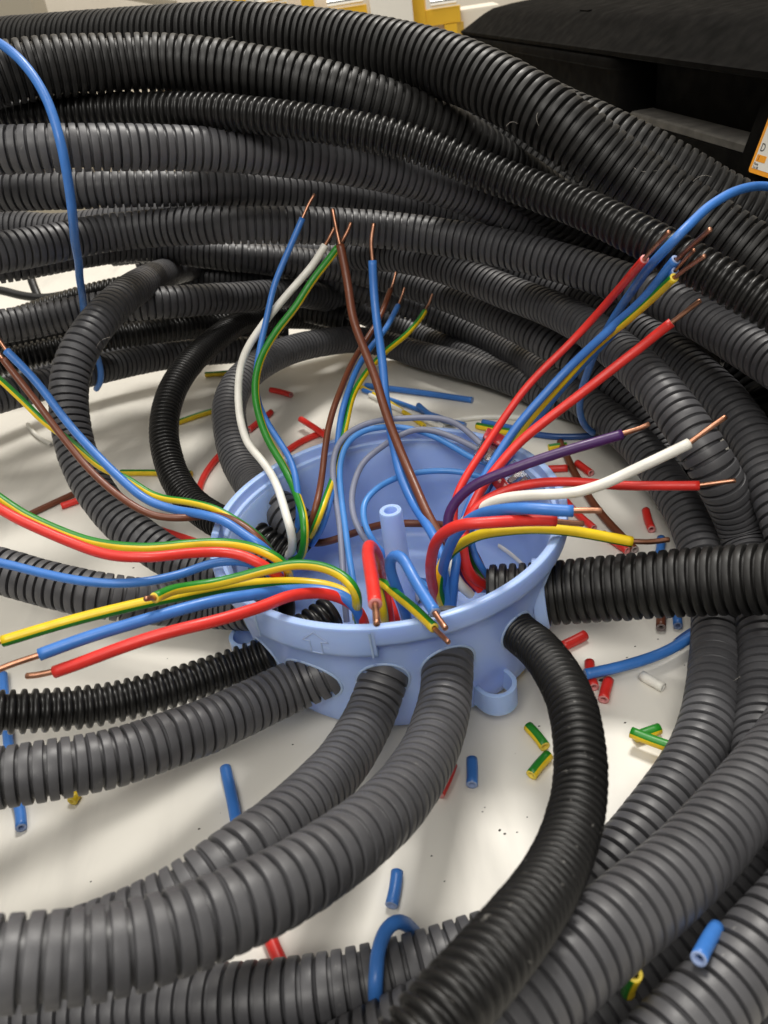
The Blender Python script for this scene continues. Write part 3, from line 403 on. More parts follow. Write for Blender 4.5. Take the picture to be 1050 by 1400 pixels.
# (colour, diameter, side of the yellow stripe, label, centre line, copper end)
WIRES = [
('blue',2.55,None,'blue wire behind the white one at the back of the box, tip pointing up left',
 [(-327,276,220),(-347,260,264),(-347,247,309),(-334,238,355),(-321,235,396),(-314,242,431),(-310,259,459),(-309,285,483),(-309,317,503),(-312,354,521),(-318,392,538),(-330,430,555),(-347,467,572),(-382,538,605),(-399,572,624),(-413,606,645),(-425,639,667),(-431,671,690),(-432,702,716),(-430,732,741),(-424,760,767),(-405,813,820),(-382,861,873),(-356,905,928),(-317,964,1012),(-302,982,1040),(-265,1014,1094),(-225,1042,1147),(-147,1095,1254)],[(-147,1095,1254),(-107,1120,1306),(-83,1132,1330)]),
('white',3.05,None,'white wire bowing up from the back left of the box',
 [(-409,191,258),(-372,157,298),(-351,124,358),(-342,107,408),(-343,115,442),(-349,142,464),(-357,183,477),(-378,282,495),(-391,329,506),(-405,371,520),(-421,408,536),(-438,441,554),(-459,471,572),(-478,500,592),(-489,530,614),(-496,560,639),(-501,591,664),(-502,653,714),(-495,716,764),(-488,748,788),(-477,780,811),(-462,811,834),(-443,841,854),(-421,870,873),(-371,921,910),(-318,964,947),(-262,999,986),(-204,1026,1027),(-147,1047,1070),(-121,1056,1094),(-71,1073,1145)],[(-71,1073,1145),(-48,1081,1172),(-26,1091,1199)]),
('gy',3.05,(0.74, 0.29, -0.61),'green and yellow wire curving beside the white wire',
 [(-376,158,259),(-338,130,290),(-314,103,341),(-299,88,389),(-292,98,421),(-291,127,441),(-294,169,453),(-314,270,469),(-325,316,480),(-337,356,495),(-350,392,512),(-362,424,532),(-391,482,575),(-403,511,597),(-422,571,644),(-433,633,693),(-435,665,718),(-433,695,743),(-426,725,768),(-414,754,793),(-398,781,816),(-379,807,837),(-332,853,878),(-308,874,898),(-281,893,917),(-229,929,958),(-182,962,1005),(-157,976,1029),(-132,988,1051),(-104,997,1073),(-48,1012,1117),(-21,1019,1140)],[(-21,1019,1140),(24,1038,1191),(43,1048,1219)]),
('brown',2.55,None,'thin brown wire leaning right out of the back conduit mouth',
 [(-312,279,273),(-287,218,350),(-267,183,408),(-253,184,444),(-242,211,463),(-233,256,473),(-218,364,484),(-209,409,497),(-201,444,515),(-181,505,558),(-171,539,579),(-159,576,597),(-147,617,614),(-133,663,628),(-117,711,641),(-80,814,664),(-60,865,676),(-38,914,688),(-14,960,701),(88,1145,757),(113,1197,771),(137,1254,786),(183,1377,818)],[(183,1377,818),(204,1441,835),(223,1506,855)]),
('blue',2.55,None,'thin blue wire between a brown and a green yellow wire leaning right',
 [(-297,247,262),(-267,202,323),(-241,170,375),(-223,169,411),(-211,191,433),(-199,230,446),(-178,327,462),(-169,372,475),(-160,411,491),(-151,446,511),(-127,545,576),(-118,582,596),(-107,623,615),(-93,670,629),(-77,720,642),(-41,829,665),(-19,883,676),(32,989,696),(92,1098,710),(123,1156,718),(151,1220,727),(207,1357,748)],[(207,1357,748),(232,1429,761),(255,1502,777)]),
('gy',2.55,(0.94, -0.19, -0.29),'green and yellow wire leaning right, rightmost of the three from the back conduit',
 [(-314,269,263),(-282,197,344),(-257,150,406),(-237,143,444),(-221,167,463),(-208,211,470),(-182,323,472),(-169,372,480),(-157,411,494),(-119,509,553),(-107,547,570),(-94,588,586),(-69,678,618),(-53,725,632),(-32,770,645),(-7,815,656),(19,858,666),(49,900,675),(113,985,689),(185,1078,693),(221,1133,695),(256,1196,698),(291,1265,702),(324,1338,708)],[(324,1338,708),(355,1413,716),(382,1492,728)]),
('brown',3.4,None,'thick brown wire crossing steeply over the centre of the box, with a long copper tip',
 [(305,-165,270),(286,-143,281),(267,-123,295),(250,-106,313),(197,-57,370),(181,-37,388),(168,-13,405),(157,14,421),(147,45,436),(138,78,450),(109,230,501),(96,303,533),(77,409,587),(64,476,627),(52,543,669),(43,606,715),(31,666,763),(17,722,814),(-3,800,893),(-7,824,921),(-8,847,950),(-8,890,1009),(-10,927,1069),(-14,976,1161)],[(-14,976,1161),(-18,1007,1223),(-20,1039,1284)]),
('blue',3.4,None,'thick blue wire standing beside the thick brown one over the centre of the box',
 [(158,-215,250),(161,-210,285),(164,-202,317),(165,-189,346),(165,-171,370),(163,-147,389),(158,-117,404),(151,-81,415),(143,-39,421),(113,106,431),(103,150,439),(94,188,452),(77,258,485),(72,294,502),(69,333,519),(67,411,554),(67,449,573),(68,519,616),(70,581,664),(77,667,741),(80,749,822),(82,800,879),(87,845,938),(90,865,968),(97,898,1031),(104,925,1095)],[(104,925,1095),(110,951,1159),(130,975,1220)]),
('red',2.75,None,'long straight red wire, upper of the two fanned out to the upper right',
 [(293,-178,270),(246,-165,311),(233,-152,334),(226,-136,359),(223,-116,383),(221,-96,405),(221,-73,426),(222,-49,447),(226,-25,467),(234,1,486),(245,27,504),(260,52,520),(280,77,535),(300,101,549),(344,149,576),(412,214,620),(457,252,652),(503,282,688),(549,308,725),(622,338,778),(699,363,828),(723,368,846),(747,372,865),(770,373,885),(791,371,906),(811,365,929),(829,355,954),(846,339,980),(859,319,1009),(870,292,1039),(879,260,1071),(885,224,1104),(889,185,1138),(893,99,1205)],[(893,99,1205),(894,10,1268),(893,-82,1329)]),
('blue',3,None,'long blue wire fanned out to the upper right, lying on a green yellow one',
 [(170,-213,240),(182,-222,322),(188,-220,357),(196,-210,385),(205,-192,406),(214,-168,423),(225,-138,437),(237,-106,449),(262,-35,469),(278,0,479),(297,31,490),(317,60,501),(339,86,513),(384,131,542),(429,170,573),(451,187,591),(495,218,628),(517,231,647),(564,254,683),(613,275,718),(662,292,754),(687,298,772),(711,303,790),(735,304,809),(758,303,828),(781,299,849),(823,287,892),(844,283,912),(866,284,931),(907,210,1016),(928,156,1072),(946,107,1128),(955,88,1154),(968,79,1176),(978,60,1200)],[(978,60,1200),(999,-24,1273),(1009,-85,1320)]),
('gy',2.8,(0.37, -0.58, -0.72),'green and yellow wire under the long blue wire to the upper right',
 [(299,-149,290),(283,-129,308),(272,-108,327),(265,-86,348),(262,-63,370),(262,-39,392),(265,-13,412),(276,14,429),(294,41,443),(338,96,468),(384,148,493),(408,171,507),(454,210,539),(500,243,576),(546,269,615),(570,281,634),(618,299,673),(666,313,713),(713,320,754),(781,324,818),(827,321,858),(849,313,880),(868,296,904),(881,263,934),(921,188,1017),(943,133,1072),(952,103,1100),(966,37,1155)],[(966,37,1155),(988,-11,1199),(1005,-70,1243)]),
('blue',2.3,None,'thin blue wire hidden beneath the long blue and green yellow pair',
 [(306,-173,301),(289,-175,338),(276,-172,370),(269,-155,394),(267,-126,411),(270,-87,421),(280,-42,426),(296,6,427),(318,55,428),(341,102,429),(365,144,433),(389,179,441),(414,210,451),(439,236,464),(464,257,480),(488,276,497),(512,291,516),(536,303,537),(582,322,580),(653,342,646),(701,355,688),(748,363,731),(771,366,752),(816,365,797),(837,361,820),(858,355,844),(877,345,869),(895,332,895),(912,316,922),(927,295,950),(940,270,978),(952,242,1008),(961,210,1038),(969,175,1069),(973,137,1102),(974,54,1171)],[(974,54,1171),(979,-18,1231),(982,-51,1258)]),
('red',3.3,None,'long red wire, lower of the two fanned out to the upper right',
 [(287,-183,281),(260,-195,316),(242,-201,351),(233,-196,383),(230,-184,412),(230,-166,435),(236,-145,455),(246,-120,472),(259,-93,488),(274,-65,501),(312,-12,526),(332,13,539),(354,34,552),(378,53,565),(426,83,594),(475,108,624),(501,118,639),(554,136,665),(634,158,706),(765,188,774),(843,200,816),(893,205,845),(918,205,860),(964,204,894),(1028,195,946)],[(1028,195,946),(1071,188,979),(1113,180,1013)]),
('purple',3.4,None,'purple wire with stripped copper end over the right rim of the box',
 [(252,-184,270),(215,-171,326),(203,-161,354),(197,-148,382),(193,-133,409),(192,-117,436),(193,-101,463),(196,-85,490),(206,-73,515),(224,-63,539),(246,-56,560),(271,-53,579),(297,-51,595),(324,-52,608),(382,-57,627),(439,-62,643),(497,-65,656),(584,-66,673),(671,-63,687),(788,-56,703)],[(788,-56,703),(847,-52,711),(875,-48,718)]),
('white',3.4,None,'white wire curving over the right rim, below the purple one',
 [(237,-193,261),(215,-206,302),(197,-210,336),(188,-195,360),(185,-168,377),(190,-136,390),(201,-105,403),(215,-84,421),(231,-74,446),(250,-74,472),(274,-82,497),(323,-106,542),(348,-119,562),(373,-133,577),(399,-148,589),(451,-178,606),(477,-190,611),(528,-212,618),(580,-228,623),(632,-237,634),(683,-243,649),(781,-249,688),(854,-247,715),(929,-237,739)],[(929,-237,739),(1000,-219,772),(1047,-208,792)]),
('red',3.1,None,'red wire reaching right to the grey conduits, crossed by the white wire',
 [(271,-189,270),(251,-188,302),(234,-186,333),(227,-179,364),(226,-169,394),(229,-156,423),(234,-143,449),(244,-129,474),(257,-115,498),(274,-103,518),(297,-93,536),(323,-87,550),(350,-82,560),(407,-77,576),(436,-77,581),(495,-80,585),(553,-87,583),(638,-104,575),(720,-127,564),(775,-142,559),(883,-171,558),(987,-203,559)],[(987,-203,559),(1038,-215,566),(1089,-228,573)]),
('blue',3.4,None,'blue wire with stripped end bending over the right rim under the white wire',
 [(139,-189,240),(144,-204,331),(149,-212,374),(168,-229,457),(180,-239,497),(193,-253,537),(209,-271,576),(228,-294,614),(249,-321,649),(271,-351,677),(293,-380,701),(316,-407,720),(339,-428,734),(362,-446,744),(385,-460,750),(408,-471,752),(432,-480,752),(456,-488,749),(504,-500,744)],[(504,-500,744),(553,-509,741),(577,-514,739)]),
('red',3.4,None,'short red wire arching over the right rim above the yellow wire',
 [(125,-195,260),(113,-245,377),(110,-275,437),(111,-306,497),(117,-336,553),(126,-364,604),(141,-389,647),(161,-409,679),(183,-426,703),(208,-440,717),(232,-450,722),(257,-457,723),(283,-459,722),(308,-460,719),(386,-458,705),(464,-461,690)],[(464,-461,690),(515,-465,677),(540,-466,671)]),
('gy',3.4,(0.12, -0.17, 0.98),'yellow and green wire arching over the right rim, lowest of the fan',
 [(142,-200,242),(132,-217,295),(130,-224,339),(138,-219,373),(149,-209,400),(165,-199,425),(186,-199,450),(211,-208,476),(235,-220,501),(261,-235,523),(287,-250,539),(314,-263,549),(342,-274,555),(369,-282,559),(397,-288,560),(425,-293,559),(480,-301,552),(536,-309,541),(618,-322,519),(727,-339,486)],[(727,-339,486),(783,-344,477),(841,-344,474)]),
('blue',3.1,None,'blue wire running up left from the box, beside a brown one',
 [(-423,142,267),(-413,12,393),(-411,-71,482),(-429,-71,509),(-478,-36,533),(-525,-1,560),(-551,17,570),(-580,31,578),(-611,49,581),(-644,71,581),(-681,102,575),(-714,122,576),(-745,138,582),(-805,166,601),(-832,182,614),(-857,199,629),(-903,238,663),(-948,281,698),(-1056,406,788),(-1098,455,828),(-1118,478,848),(-1155,521,893),(-1191,560,939),(-1228,594,985),(-1286,642,1054)],[(-1286,642,1054),(-1316,676,1104),(-1333,693,1128)]),
('brown',2.6,None,'brown wire running up left beside the blue wire',
 [(-429,170,268),(-420,34,395),(-419,-48,483),(-432,-45,512),(-452,-25,528),(-473,-6,542),(-498,14,553),(-525,34,561),(-556,57,564),(-590,78,561),(-622,87,558),(-653,87,560),(-681,75,568),(-711,74,574),(-742,79,577),(-773,87,582),(-802,97,590),(-829,110,602),(-855,125,616),(-904,160,646),(-951,201,678),(-1017,268,728),(-1057,314,766),(-1094,356,807),(-1127,394,851),(-1172,444,922),(-1217,486,995),(-1261,524,1068)],[(-1261,524,1068),(-1274,537,1093),(-1286,550,1118)]),
('gy',2.6,(-0.61, -0.67, -0.43),'green and yellow wire passing under the brown and blue pair to the left',
 [(-439,210,254),(-431,93,370),(-427,3,464),(-436,-29,516),(-458,-12,532),(-484,24,535),(-511,51,542),(-537,72,552),(-564,91,564),(-593,107,572),(-624,124,577),(-689,158,584),(-757,191,587),(-790,209,592),(-820,228,600),(-902,290,640),(-933,309,650),(-966,326,659),(-995,345,670),(-1047,391,702),(-1123,462,754),(-1206,529,802),(-1281,606,858),(-1364,694,910),(-1425,759,943),(-1521,860,992)],[]),
('gy',3.2,(-0.12, -0.94, -0.31),'yellow and green wire lying along a red wire out of the left rim',
 [(-375,22,253),(-347,-149,419),(-338,-233,514),(-351,-236,546),(-372,-231,566),(-396,-219,578),(-422,-204,585),(-450,-188,589),(-479,-175,592),(-507,-167,596),(-536,-164,601),(-563,-165,607),(-645,-177,623),(-673,-180,626),(-728,-183,632),(-757,-182,635),(-813,-174,643),(-842,-168,647),(-899,-152,658),(-928,-143,665),(-955,-132,672),(-1010,-108,691),(-1089,-71,722),(-1141,-45,745),(-1190,-14,772),(-1240,22,799),(-1321,84,835)],[]),
('red',3.3,None,'red wire below the yellow green one out of the left rim',
 [(-390,-2,255),(-369,-177,422),(-368,-254,510),(-384,-259,539),(-404,-256,559),(-428,-247,572),(-453,-235,582),(-480,-225,589),(-507,-220,595),(-534,-220,602),(-560,-224,609),(-611,-238,626),(-661,-256,642),(-686,-263,649),(-711,-268,655),(-737,-269,661),(-764,-267,666),(-791,-263,669),(-847,-248,676),(-902,-227,687),(-955,-204,703),(-1007,-181,722),(-1082,-144,754),(-1131,-118,778),(-1180,-88,803),(-1230,-53,826),(-1281,-14,850)],[]),
('blue',2.85,None,'single blue wire swooping left over the grey conduit',
 [(-415,29,269),(-407,-122,409),(-409,-212,500),(-426,-219,530),(-451,-211,542),(-479,-203,548),(-508,-199,551),(-537,-198,553),(-565,-201,553),(-593,-207,552),(-619,-217,551),(-645,-229,551),(-695,-254,560),(-744,-278,574),(-768,-286,581),(-793,-291,588),(-819,-294,595),(-846,-294,600),(-900,-287,610),(-928,-281,615),(-984,-266,624),(-1099,-226,644),(-1155,-206,657),(-1210,-189,672),(-1291,-167,698)],[]),
('gy',3.1,(-0.15, -0.78, -0.61),'short green and yellow wire with a bent end above the longer yellow green one',
 [(-146,-278,305),(-134,-367,415),(-126,-429,500),(-127,-442,545),(-139,-427,564),(-157,-403,572),(-178,-386,581),(-202,-375,592),(-227,-369,601),(-253,-367,610),(-279,-368,617),(-306,-370,622),(-359,-376,622),(-465,-394,618),(-516,-406,621),(-541,-414,625),(-565,-423,633),(-588,-435,642),(-609,-450,653),(-629,-469,668),(-646,-496,680),(-662,-526,693)],[(-662,-526,693),(-677,-552,712)]),
('gy',3.4,(0.16, 0.53, 0.83),'long yellow and green wire over the left rim, above a blue and a red wire',
 [(-142,-307,282),(-136,-331,340),(-135,-345,388),(-140,-340,420),(-153,-324,439),(-175,-303,446),(-202,-283,449),(-229,-268,452),(-257,-261,457),(-284,-259,464),(-312,-262,473),(-339,-269,484),(-365,-278,495),(-442,-314,529),(-516,-346,556),(-590,-374,576),(-639,-390,587),(-688,-404,596),(-761,-424,604),(-857,-448,609),(-978,-473,610),(-1122,-500,608)],[(-1122,-500,608),(-1146,-504,608),(-1170,-508,608)]),
('blue',3.4,None,'blue wire over the left rim between the yellow green and the red one',
 [(-139,-311,273),(-132,-352,345),(-133,-380,404),(-141,-387,445),(-155,-382,470),(-177,-371,483),(-202,-359,490),(-229,-351,496),(-255,-349,503),(-282,-354,512),(-308,-363,523),(-333,-375,534),(-358,-389,546),(-453,-450,591),(-499,-474,610),(-568,-506,629),(-636,-534,641),(-726,-566,649),(-837,-601,652),(-967,-641,649)],[(-967,-641,649),(-1031,-660,649),(-1073,-674,647)]),
('red',3.4,None,'red wire over the left rim, nearest the glossy black conduit',
 [(-128,-328,272),(-123,-356,334),(-124,-373,385),(-132,-376,422),(-148,-374,448),(-170,-372,469),(-193,-376,488),(-218,-384,506),(-243,-396,522),(-268,-412,537),(-316,-446,562),(-385,-501,585),(-430,-532,601),(-474,-559,614),(-519,-580,624),(-564,-596,631),(-587,-602,633),(-633,-613,634),(-680,-621,631),(-727,-629,626),(-871,-644,604),(-943,-650,594)],[(-943,-650,594),(-992,-651,592),(-1017,-650,593)]),
('red',3.4,None,'short red wire bent towards the front over the box, by the arrow mark',
 [(-42,-314,261),(-41,-321,308),(-40,-323,350),(-40,-314,382),(-43,-292,404),(-47,-280,434),(-47,-300,487),(-47,-346,558),(-48,-412,641),(-59,-488,723),(-64,-580,758),(-64,-657,782),(-63,-719,797),(-62,-769,806),(-60,-855,815)],[(-60,-855,815),(-60,-895,819),(-61,-935,824)]),
('gy',2.9,(-0.63, -0.57, -0.53),'green and yellow wire dipping over the front rim beside a bent blue wire',
 [(-61,-310,262),(-58,-338,326),(-55,-355,380),(-55,-352,416),(-57,-335,441),(-60,-326,474),(-39,-354,490),(-21,-404,499),(32,-550,533),(48,-591,539),(79,-664,546)],[(79,-664,546),(93,-699,551),(107,-734,555)]),
('blue',3.3,None,'hooked blue wire bent over the front rim with a copper end',
 [(14,-329,250),(10,-363,360),(6,-379,412),(1,-393,460),(-5,-402,504),(-10,-406,543),(-14,-407,579),(-8,-408,614),(16,-424,636),(32,-456,630),(39,-488,621),(56,-554,607),(85,-655,596)],[(85,-655,596),(95,-688,593),(105,-721,592)]),
('red',3.4,None,'red wire standing inside the box behind the bent red one',
 [(-22,-273,202),(-24,-283,255),(-27,-280,295),(-33,-250,311),(-40,-201,313),(-52,-82,306),(-57,-34,313),(-59,10,325)],[]),
('grey',2.3,None,'thin grey wire looping along the back rim, outer of two grey loops',
 [(-199,-66,120),(-194,-36,180),(-192,-19,208),(-189,0,235),(-184,44,284),(-178,94,329),(-175,122,350),(-171,181,391),(-174,278,451),(-174,347,492),(-171,381,512),(-162,414,531),(-147,447,550),(-124,475,565),(-95,499,574),(-61,518,580),(-27,533,583),(9,543,584),(45,549,584),(81,551,582),(117,548,580),(152,541,579),(187,530,580),(222,515,580),(255,496,580),(287,474,577),(315,447,571),(339,416,560),(360,384,548),(398,318,524)],[]),
('lightblue',2.3,None,'thin light blue wire looping beside the outer grey one',
 [(-157,-76,120),(-152,-54,184),(-151,-40,214),(-150,-23,241),(-150,-4,266),(-151,19,290),(-153,70,332),(-154,128,371),(-155,224,426),(-149,327,482),(-144,361,501),(-135,394,519),(-121,427,538),(-102,456,555),(-75,480,566),(-43,498,572),(-9,510,574),(26,516,572),(62,517,568),(96,514,562),(130,507,555),(162,496,547),(193,481,537),(223,462,527),(250,440,517),(276,415,506),(301,388,496),(349,330,479),(375,302,476),(403,274,475)],[]),
('grey',2.3,None,'thin grey wire looping inside the box, inner of two grey loops',
 [(74,-16,119),(57,18,127),(39,49,139),(21,73,155),(2,87,180),(-18,91,212),(-56,88,282),(-73,88,316),(-89,95,346),(-102,112,371),(-113,137,393),(-118,167,412),(-118,201,430),(-113,236,448),(-104,269,465),(-91,301,483),(-75,331,501),(-55,358,517),(-28,382,527),(34,424,541),(66,444,546),(100,461,550),(135,474,553),(170,479,554),(204,475,550),(237,462,543),(268,443,537),(298,420,530),(325,394,524),(351,365,517),(399,304,503)],[]),
('lightblue',2.3,None,'thin light blue wire looping behind the centre post',
 [(147,34,99),(122,55,112),(97,71,128),(72,80,151),(47,79,181),(23,72,217),(-21,52,294),(-41,46,330),(-57,47,364),(-70,59,392),(-80,81,416),(-83,110,435),(-79,146,452),(-63,184,461),(-37,222,463),(-8,258,460),(25,289,456),(58,313,452),(93,331,448),(128,342,445),(163,348,441),(198,349,438),(233,346,435),(267,338,432),(300,326,429),(331,309,425),(362,288,422),(391,265,420),(447,214,420)],[]),
('brown',2.9,None,'brown wire lying low across the box behind the centre post',
 [(309,-136,240),(294,-83,276),(287,-54,292),(278,-20,305),(270,19,315),(259,63,320),(242,113,315),(218,162,306),(189,201,295),(157,226,286),(122,242,281),(54,265,278),(19,285,270),(-16,307,259),(-52,322,248),(-88,326,240),(-123,322,236),(-228,298,231),(-264,295,229),(-299,302,231)],[]),
('white',2.9,None,'white wire lying on the floor of the box at the right',
 [(428,289,90),(458,234,85),(484,173,84),(496,140,85),(516,72,90)],[]),
('darkblue',2.3,None,'dark blue wire lying low on the floor of the box in front',
 [(303,-169,249),(275,-101,200),(245,-41,160),(212,3,137),(178,39,124),(143,71,116),(108,106,113),(72,127,111),(32,125,109),(-8,115,109)],[])
]
TIES = [
('blue',3.2,None,'blue tie wire hanging over the coil on the left',
 [(-1213,1029,2020),(-1143,1014,2026),(-1108,1001,2025),(-1075,980,2017),(-1043,952,2003),(-1015,924,1985),(-991,898,1966),(-970,873,1946),(-935,831,1902),(-909,796,1856),(-890,760,1809),(-879,726,1759),(-876,711,1734),(-875,699,1708),(-875,691,1682),(-878,686,1656),(-886,683,1601),(-904,691,1514),(-912,699,1483),(-923,717,1451),(-938,746,1415),(-959,792,1375),(-985,857,1329),(-1018,942,1278),(-1094,1142,1160),(-1134,1245,1097),(-1173,1341,1033),(-1210,1431,969),(-1243,1512,904),(-1271,1582,841),(-1296,1645,778),(-1317,1704,714),(-1334,1757,651),(-1348,1800,589),(-1357,1829,531),(-1368,1844,477),(-1390,1855,423),(-1446,1909,363)],[]),
('blue',2.9,None,'blue tie wire round the coil on the right',
 [(1548,376,1244),(1490,384,1261),(1458,383,1271),(1423,374,1282),(1383,355,1293),(1338,325,1305),(1291,290,1315),(1246,255,1322),(1207,228,1325),(1173,208,1322),(1111,173,1310),(1080,147,1303),(1018,88,1289),(991,67,1279),(970,57,1265),(954,61,1247),(942,76,1225),(933,98,1200),(930,136,1169),(940,258,1086),(943,316,1043),(943,364,1002),(938,402,964),(931,429,928),(921,450,893),(902,488,823),(885,535,744),(874,591,655),(868,653,556),(868,685,503),(872,717,447),(881,751,387),(901,791,321),(934,843,250),(983,910,175)],[]),
('blue',3.4,None,'blue wire looped up at the near edge over a grey conduit',
 [(-207,-1508,19),(-205,-1462,19),(-206,-1399,19),(-205,-1382,21),(-199,-1390,85),(-195,-1384,129),(-190,-1376,159),(-186,-1364,174),(-182,-1347,180),(-179,-1328,181),(-175,-1308,180),(-160,-1263,172),(-148,-1242,165),(-129,-1224,159),(-112,-1215,132),(-99,-1197,68),(-90,-1190,19),(-67,-1229,19)],[])
]
OFFCUTS = [
('gy',3.4,(-0.15, -0.75, -0.64),'yellow green offcut lying by the grey loop at the back left',[(-1013,2741,17),(-784,2699,17)]),
('gy',3.4,(-0.15, -0.75, -0.64),'green and yellow offcut between the thin black and the grey loop',[(-1139,2058,17),(-856,2173,17)]),
('gy',3.4,(-0.15, -0.75, -0.64),'green and yellow offcut under the thin black loop left of the box',[(-1347,1555,17),(-955,1417,17)]),
('red',3.4,None,'short red offcut on the table behind the white wire',[(-572,2330,17),(-444,2207,17)]),
('red',3.4,None,'red offcut peeping from behind the white wire near the box',[(-679,1824,17),(-558,2015,17)]),
('red',3.4,None,'curved red offcut between the thin black and grey loops',[(-899,1181,17),(-890,1344,17),(-861,1472,17),(-810,1608,17)]),
('red',3.4,None,'red offcut crossing over another behind the back rim',[(-379,1775,57),(-240,1517,57)]),
('red',3.4,None,'red offcut lying under another behind the back rim',[(-475,1490,17),(-371,1596,17),(-255,1659,17)]),
('white',2.4,None,'thin white offcut lying beside the large grey loop',[(-2089,2400,12),(-1852,2050,12)]),
('brown',3.2,None,'brown offcut with bare copper at the far left of the table',[(-1813,1220,16),(-1697,1309,16),(-1544,1421,16)]),
('red',3.4,None,'short orange red offcut beside the brown one at the left',[(-1604,1294,17),(-1509,1336,17)]),
('red',3.4,None,'red offcut tucked under the large grey loop by the box',[(-1058,927,17),(-928,824,17),(-832,744,17)]),
('blue',3.4,None,'long blue offcut farthest back behind the box',[(3,2175,17),(286,1973,17),(570,1758,17)]),
('blue',2.6,None,'thin blue offcut lying diagonally behind the back rim',[(-18,2128,13),(189,1859,13),(364,1628,13),(484,1489,13)]),
('blue',3,None,'blue offcut resting on another behind the back rim',[(270,1738,47),(323,1591,47),(422,1469,47)]),
('yellow',2.6,None,'thin yellow offcut behind the back rim of the box',[(-40,2200,13),(129,1881,13),(275,1553,13)]),
('white',2.6,None,'thin white offcut beside the thin yellow one behind the box',[(16,2043,13),(180,1767,13),(369,1495,13)]),
('white',2.8,None,'long white offcut curving behind the right of the back rim',[(335,1530,14),(511,1556,14),(697,1507,14),(868,1412,14)]),
('gy',3.6,(-0.15, -0.75, -0.64),'yellow and green offcut behind the red wires by the box',[(539,1451,18),(711,1308,18)]),
('blue',3.2,None,'blue offcut beside the yellow green one behind the red wires',[(576,1485,16),(768,1309,16)]),
('darkblue',3.2,None,'dark blue offcut in shadow under the right hand conduits',[(726,1324,16),(891,1211,16),(1066,1159,16)]),
('red',3.4,None,'short red offcut touching the brown one right of the box',[(780,919,17),(864,900,17)]),
('red',3.4,None,'short red offcut under the purple wire, away from the box',[(918,931,17),(952,824,17)]),
('gy',3.2,(-0.15, -0.75, -0.64),'tiny green and yellow offcut behind the brown one',[(830,1115,16),(918,1109,16)]),
('brown',3.4,None,'long brown offcut lying right of the box',[(897,1152,17),(882,793,17),(895,510,17),(945,216,17)]),
('red',3,None,'red offcut lying under the blue wire tip right of the box',[(781,667,15),(839,406,15)]),
('red',3.2,None,'red offcut under the yellow wire tip right of the box',[(862,354,16),(917,220,16)]),
('red',3.4,None,'orange red offcut alone in the shade beside the grey conduit',[(1078,469,17),(1053,331,17)]),
('blue',3.4,None,'dark blue offcut standing out behind the thick black conduit',[(1067,264,17),(1013,148,17)]),
('brown',3.4,None,'brown offcut poking out below the thick black conduit',[(915,-153,17),(881,-237,17)]),
('blue',3.2,None,'small blue offcut poking out below the thick black conduit',[(959,-175,16),(939,-241,16)]),
('red',3.6,None,'short red offcut just below the thick black conduit by the box',[(527,-254,18),(621,-215,18)]),
('blue',3.6,None,'long blue offcut curving between black and grey conduits on the right',[(557,-433,52),(680,-423,52),(824,-393,52),(973,-326,52)]),
('darkblue',3.2,None,'dark grey blue offcut beside the curved long blue one',[(905,-321,16),(1008,-266,16)]),
('red',3.4,None,'dark red offcut under the end of the curved blue one',[(597,-346,17),(577,-462,17)]),
('red',3.5,None,'red offcut with its open end facing front, in the shade',[(632,-441,18),(590,-521,18)]),
('white',3.2,None,'pale grey offcut lying in the shade on the right',[(741,-440,16),(788,-507,16)]),
('gy',3.4,(-0.62, -0.61, -0.49),'yellow green offcut beside the scuffed black conduit, farther from the viewer',[(334,-579,17),(365,-668,17)]),
('gy',3.4,(0.74, -0.55, -0.39),'yellow green offcut beside the scuffed black conduit, nearer the viewer',[(368,-700,17),(300,-763,17)]),
('gy',3.4,(-0.15, -0.75, -0.64),'yellow green offcut lying under another by the grey conduits',[(635,-685,17),(717,-667,17)]),
('gy',3.4,(-0.15, -0.75, -0.64),'yellow green offcut resting on another by the grey conduits',[(620,-693,51),(665,-733,51),(724,-778,51)]),
('yellow',3.2,None,'yellow brass coloured scrap at the foot of the right grey conduit',[(669,-797,16),(705,-760,16)]),
('red',3.4,None,'red offcut beside the foreground grey conduit',[(78,-679,17),(24,-779,17)]),
('blue',3.4,None,'short blue offcut on the open table between grey and black conduits',[(140,-671,17),(124,-764,17)]),
('blue',3.4,None,'blue offcut lying alone near the front of the table',[(-122,-1005,17),(-146,-1098,17)]),
('blue',3.6,None,'long blue offcut half hidden by the foreground grey conduits',[(-624,-556,18),(-592,-687,18),(-565,-819,18),(-556,-903,18)]),
('red',3.6,None,'red offcut poking from under the foreground grey conduit',[(-487,-1066,18),(-457,-1150,18),(-426,-1220,18)]),
('blue',3.4,None,'blue offcut poking out below the front left grey conduit',[(-1295,-540,17),(-1243,-663,17)]),
('yellow',3.2,None,'yellow scrap under the front left grey conduit',[(-1105,-592,16),(-1094,-561,16)]),
('blue',3.4,None,'blue offcut at the left edge behind the black conduit',[(-1524,66,17),(-1414,-241,17),(-1367,-364,17)]),
('yellow',3.2,None,'tiny yellow scrap under the box beside the black conduit',[(334,-346,16),(368,-325,16)]),
('blue',3.2,None,'short blue offcut caught between grey conduits at the bottom right',[(452,-1537,393),(527,-1454,338)]),
('gy',3,(0.95, -0.32, 0.03),'yellow green offcut stuck upright in the gutter between grey conduits',[(343,-1474,177),(328,-1542,386)])
]

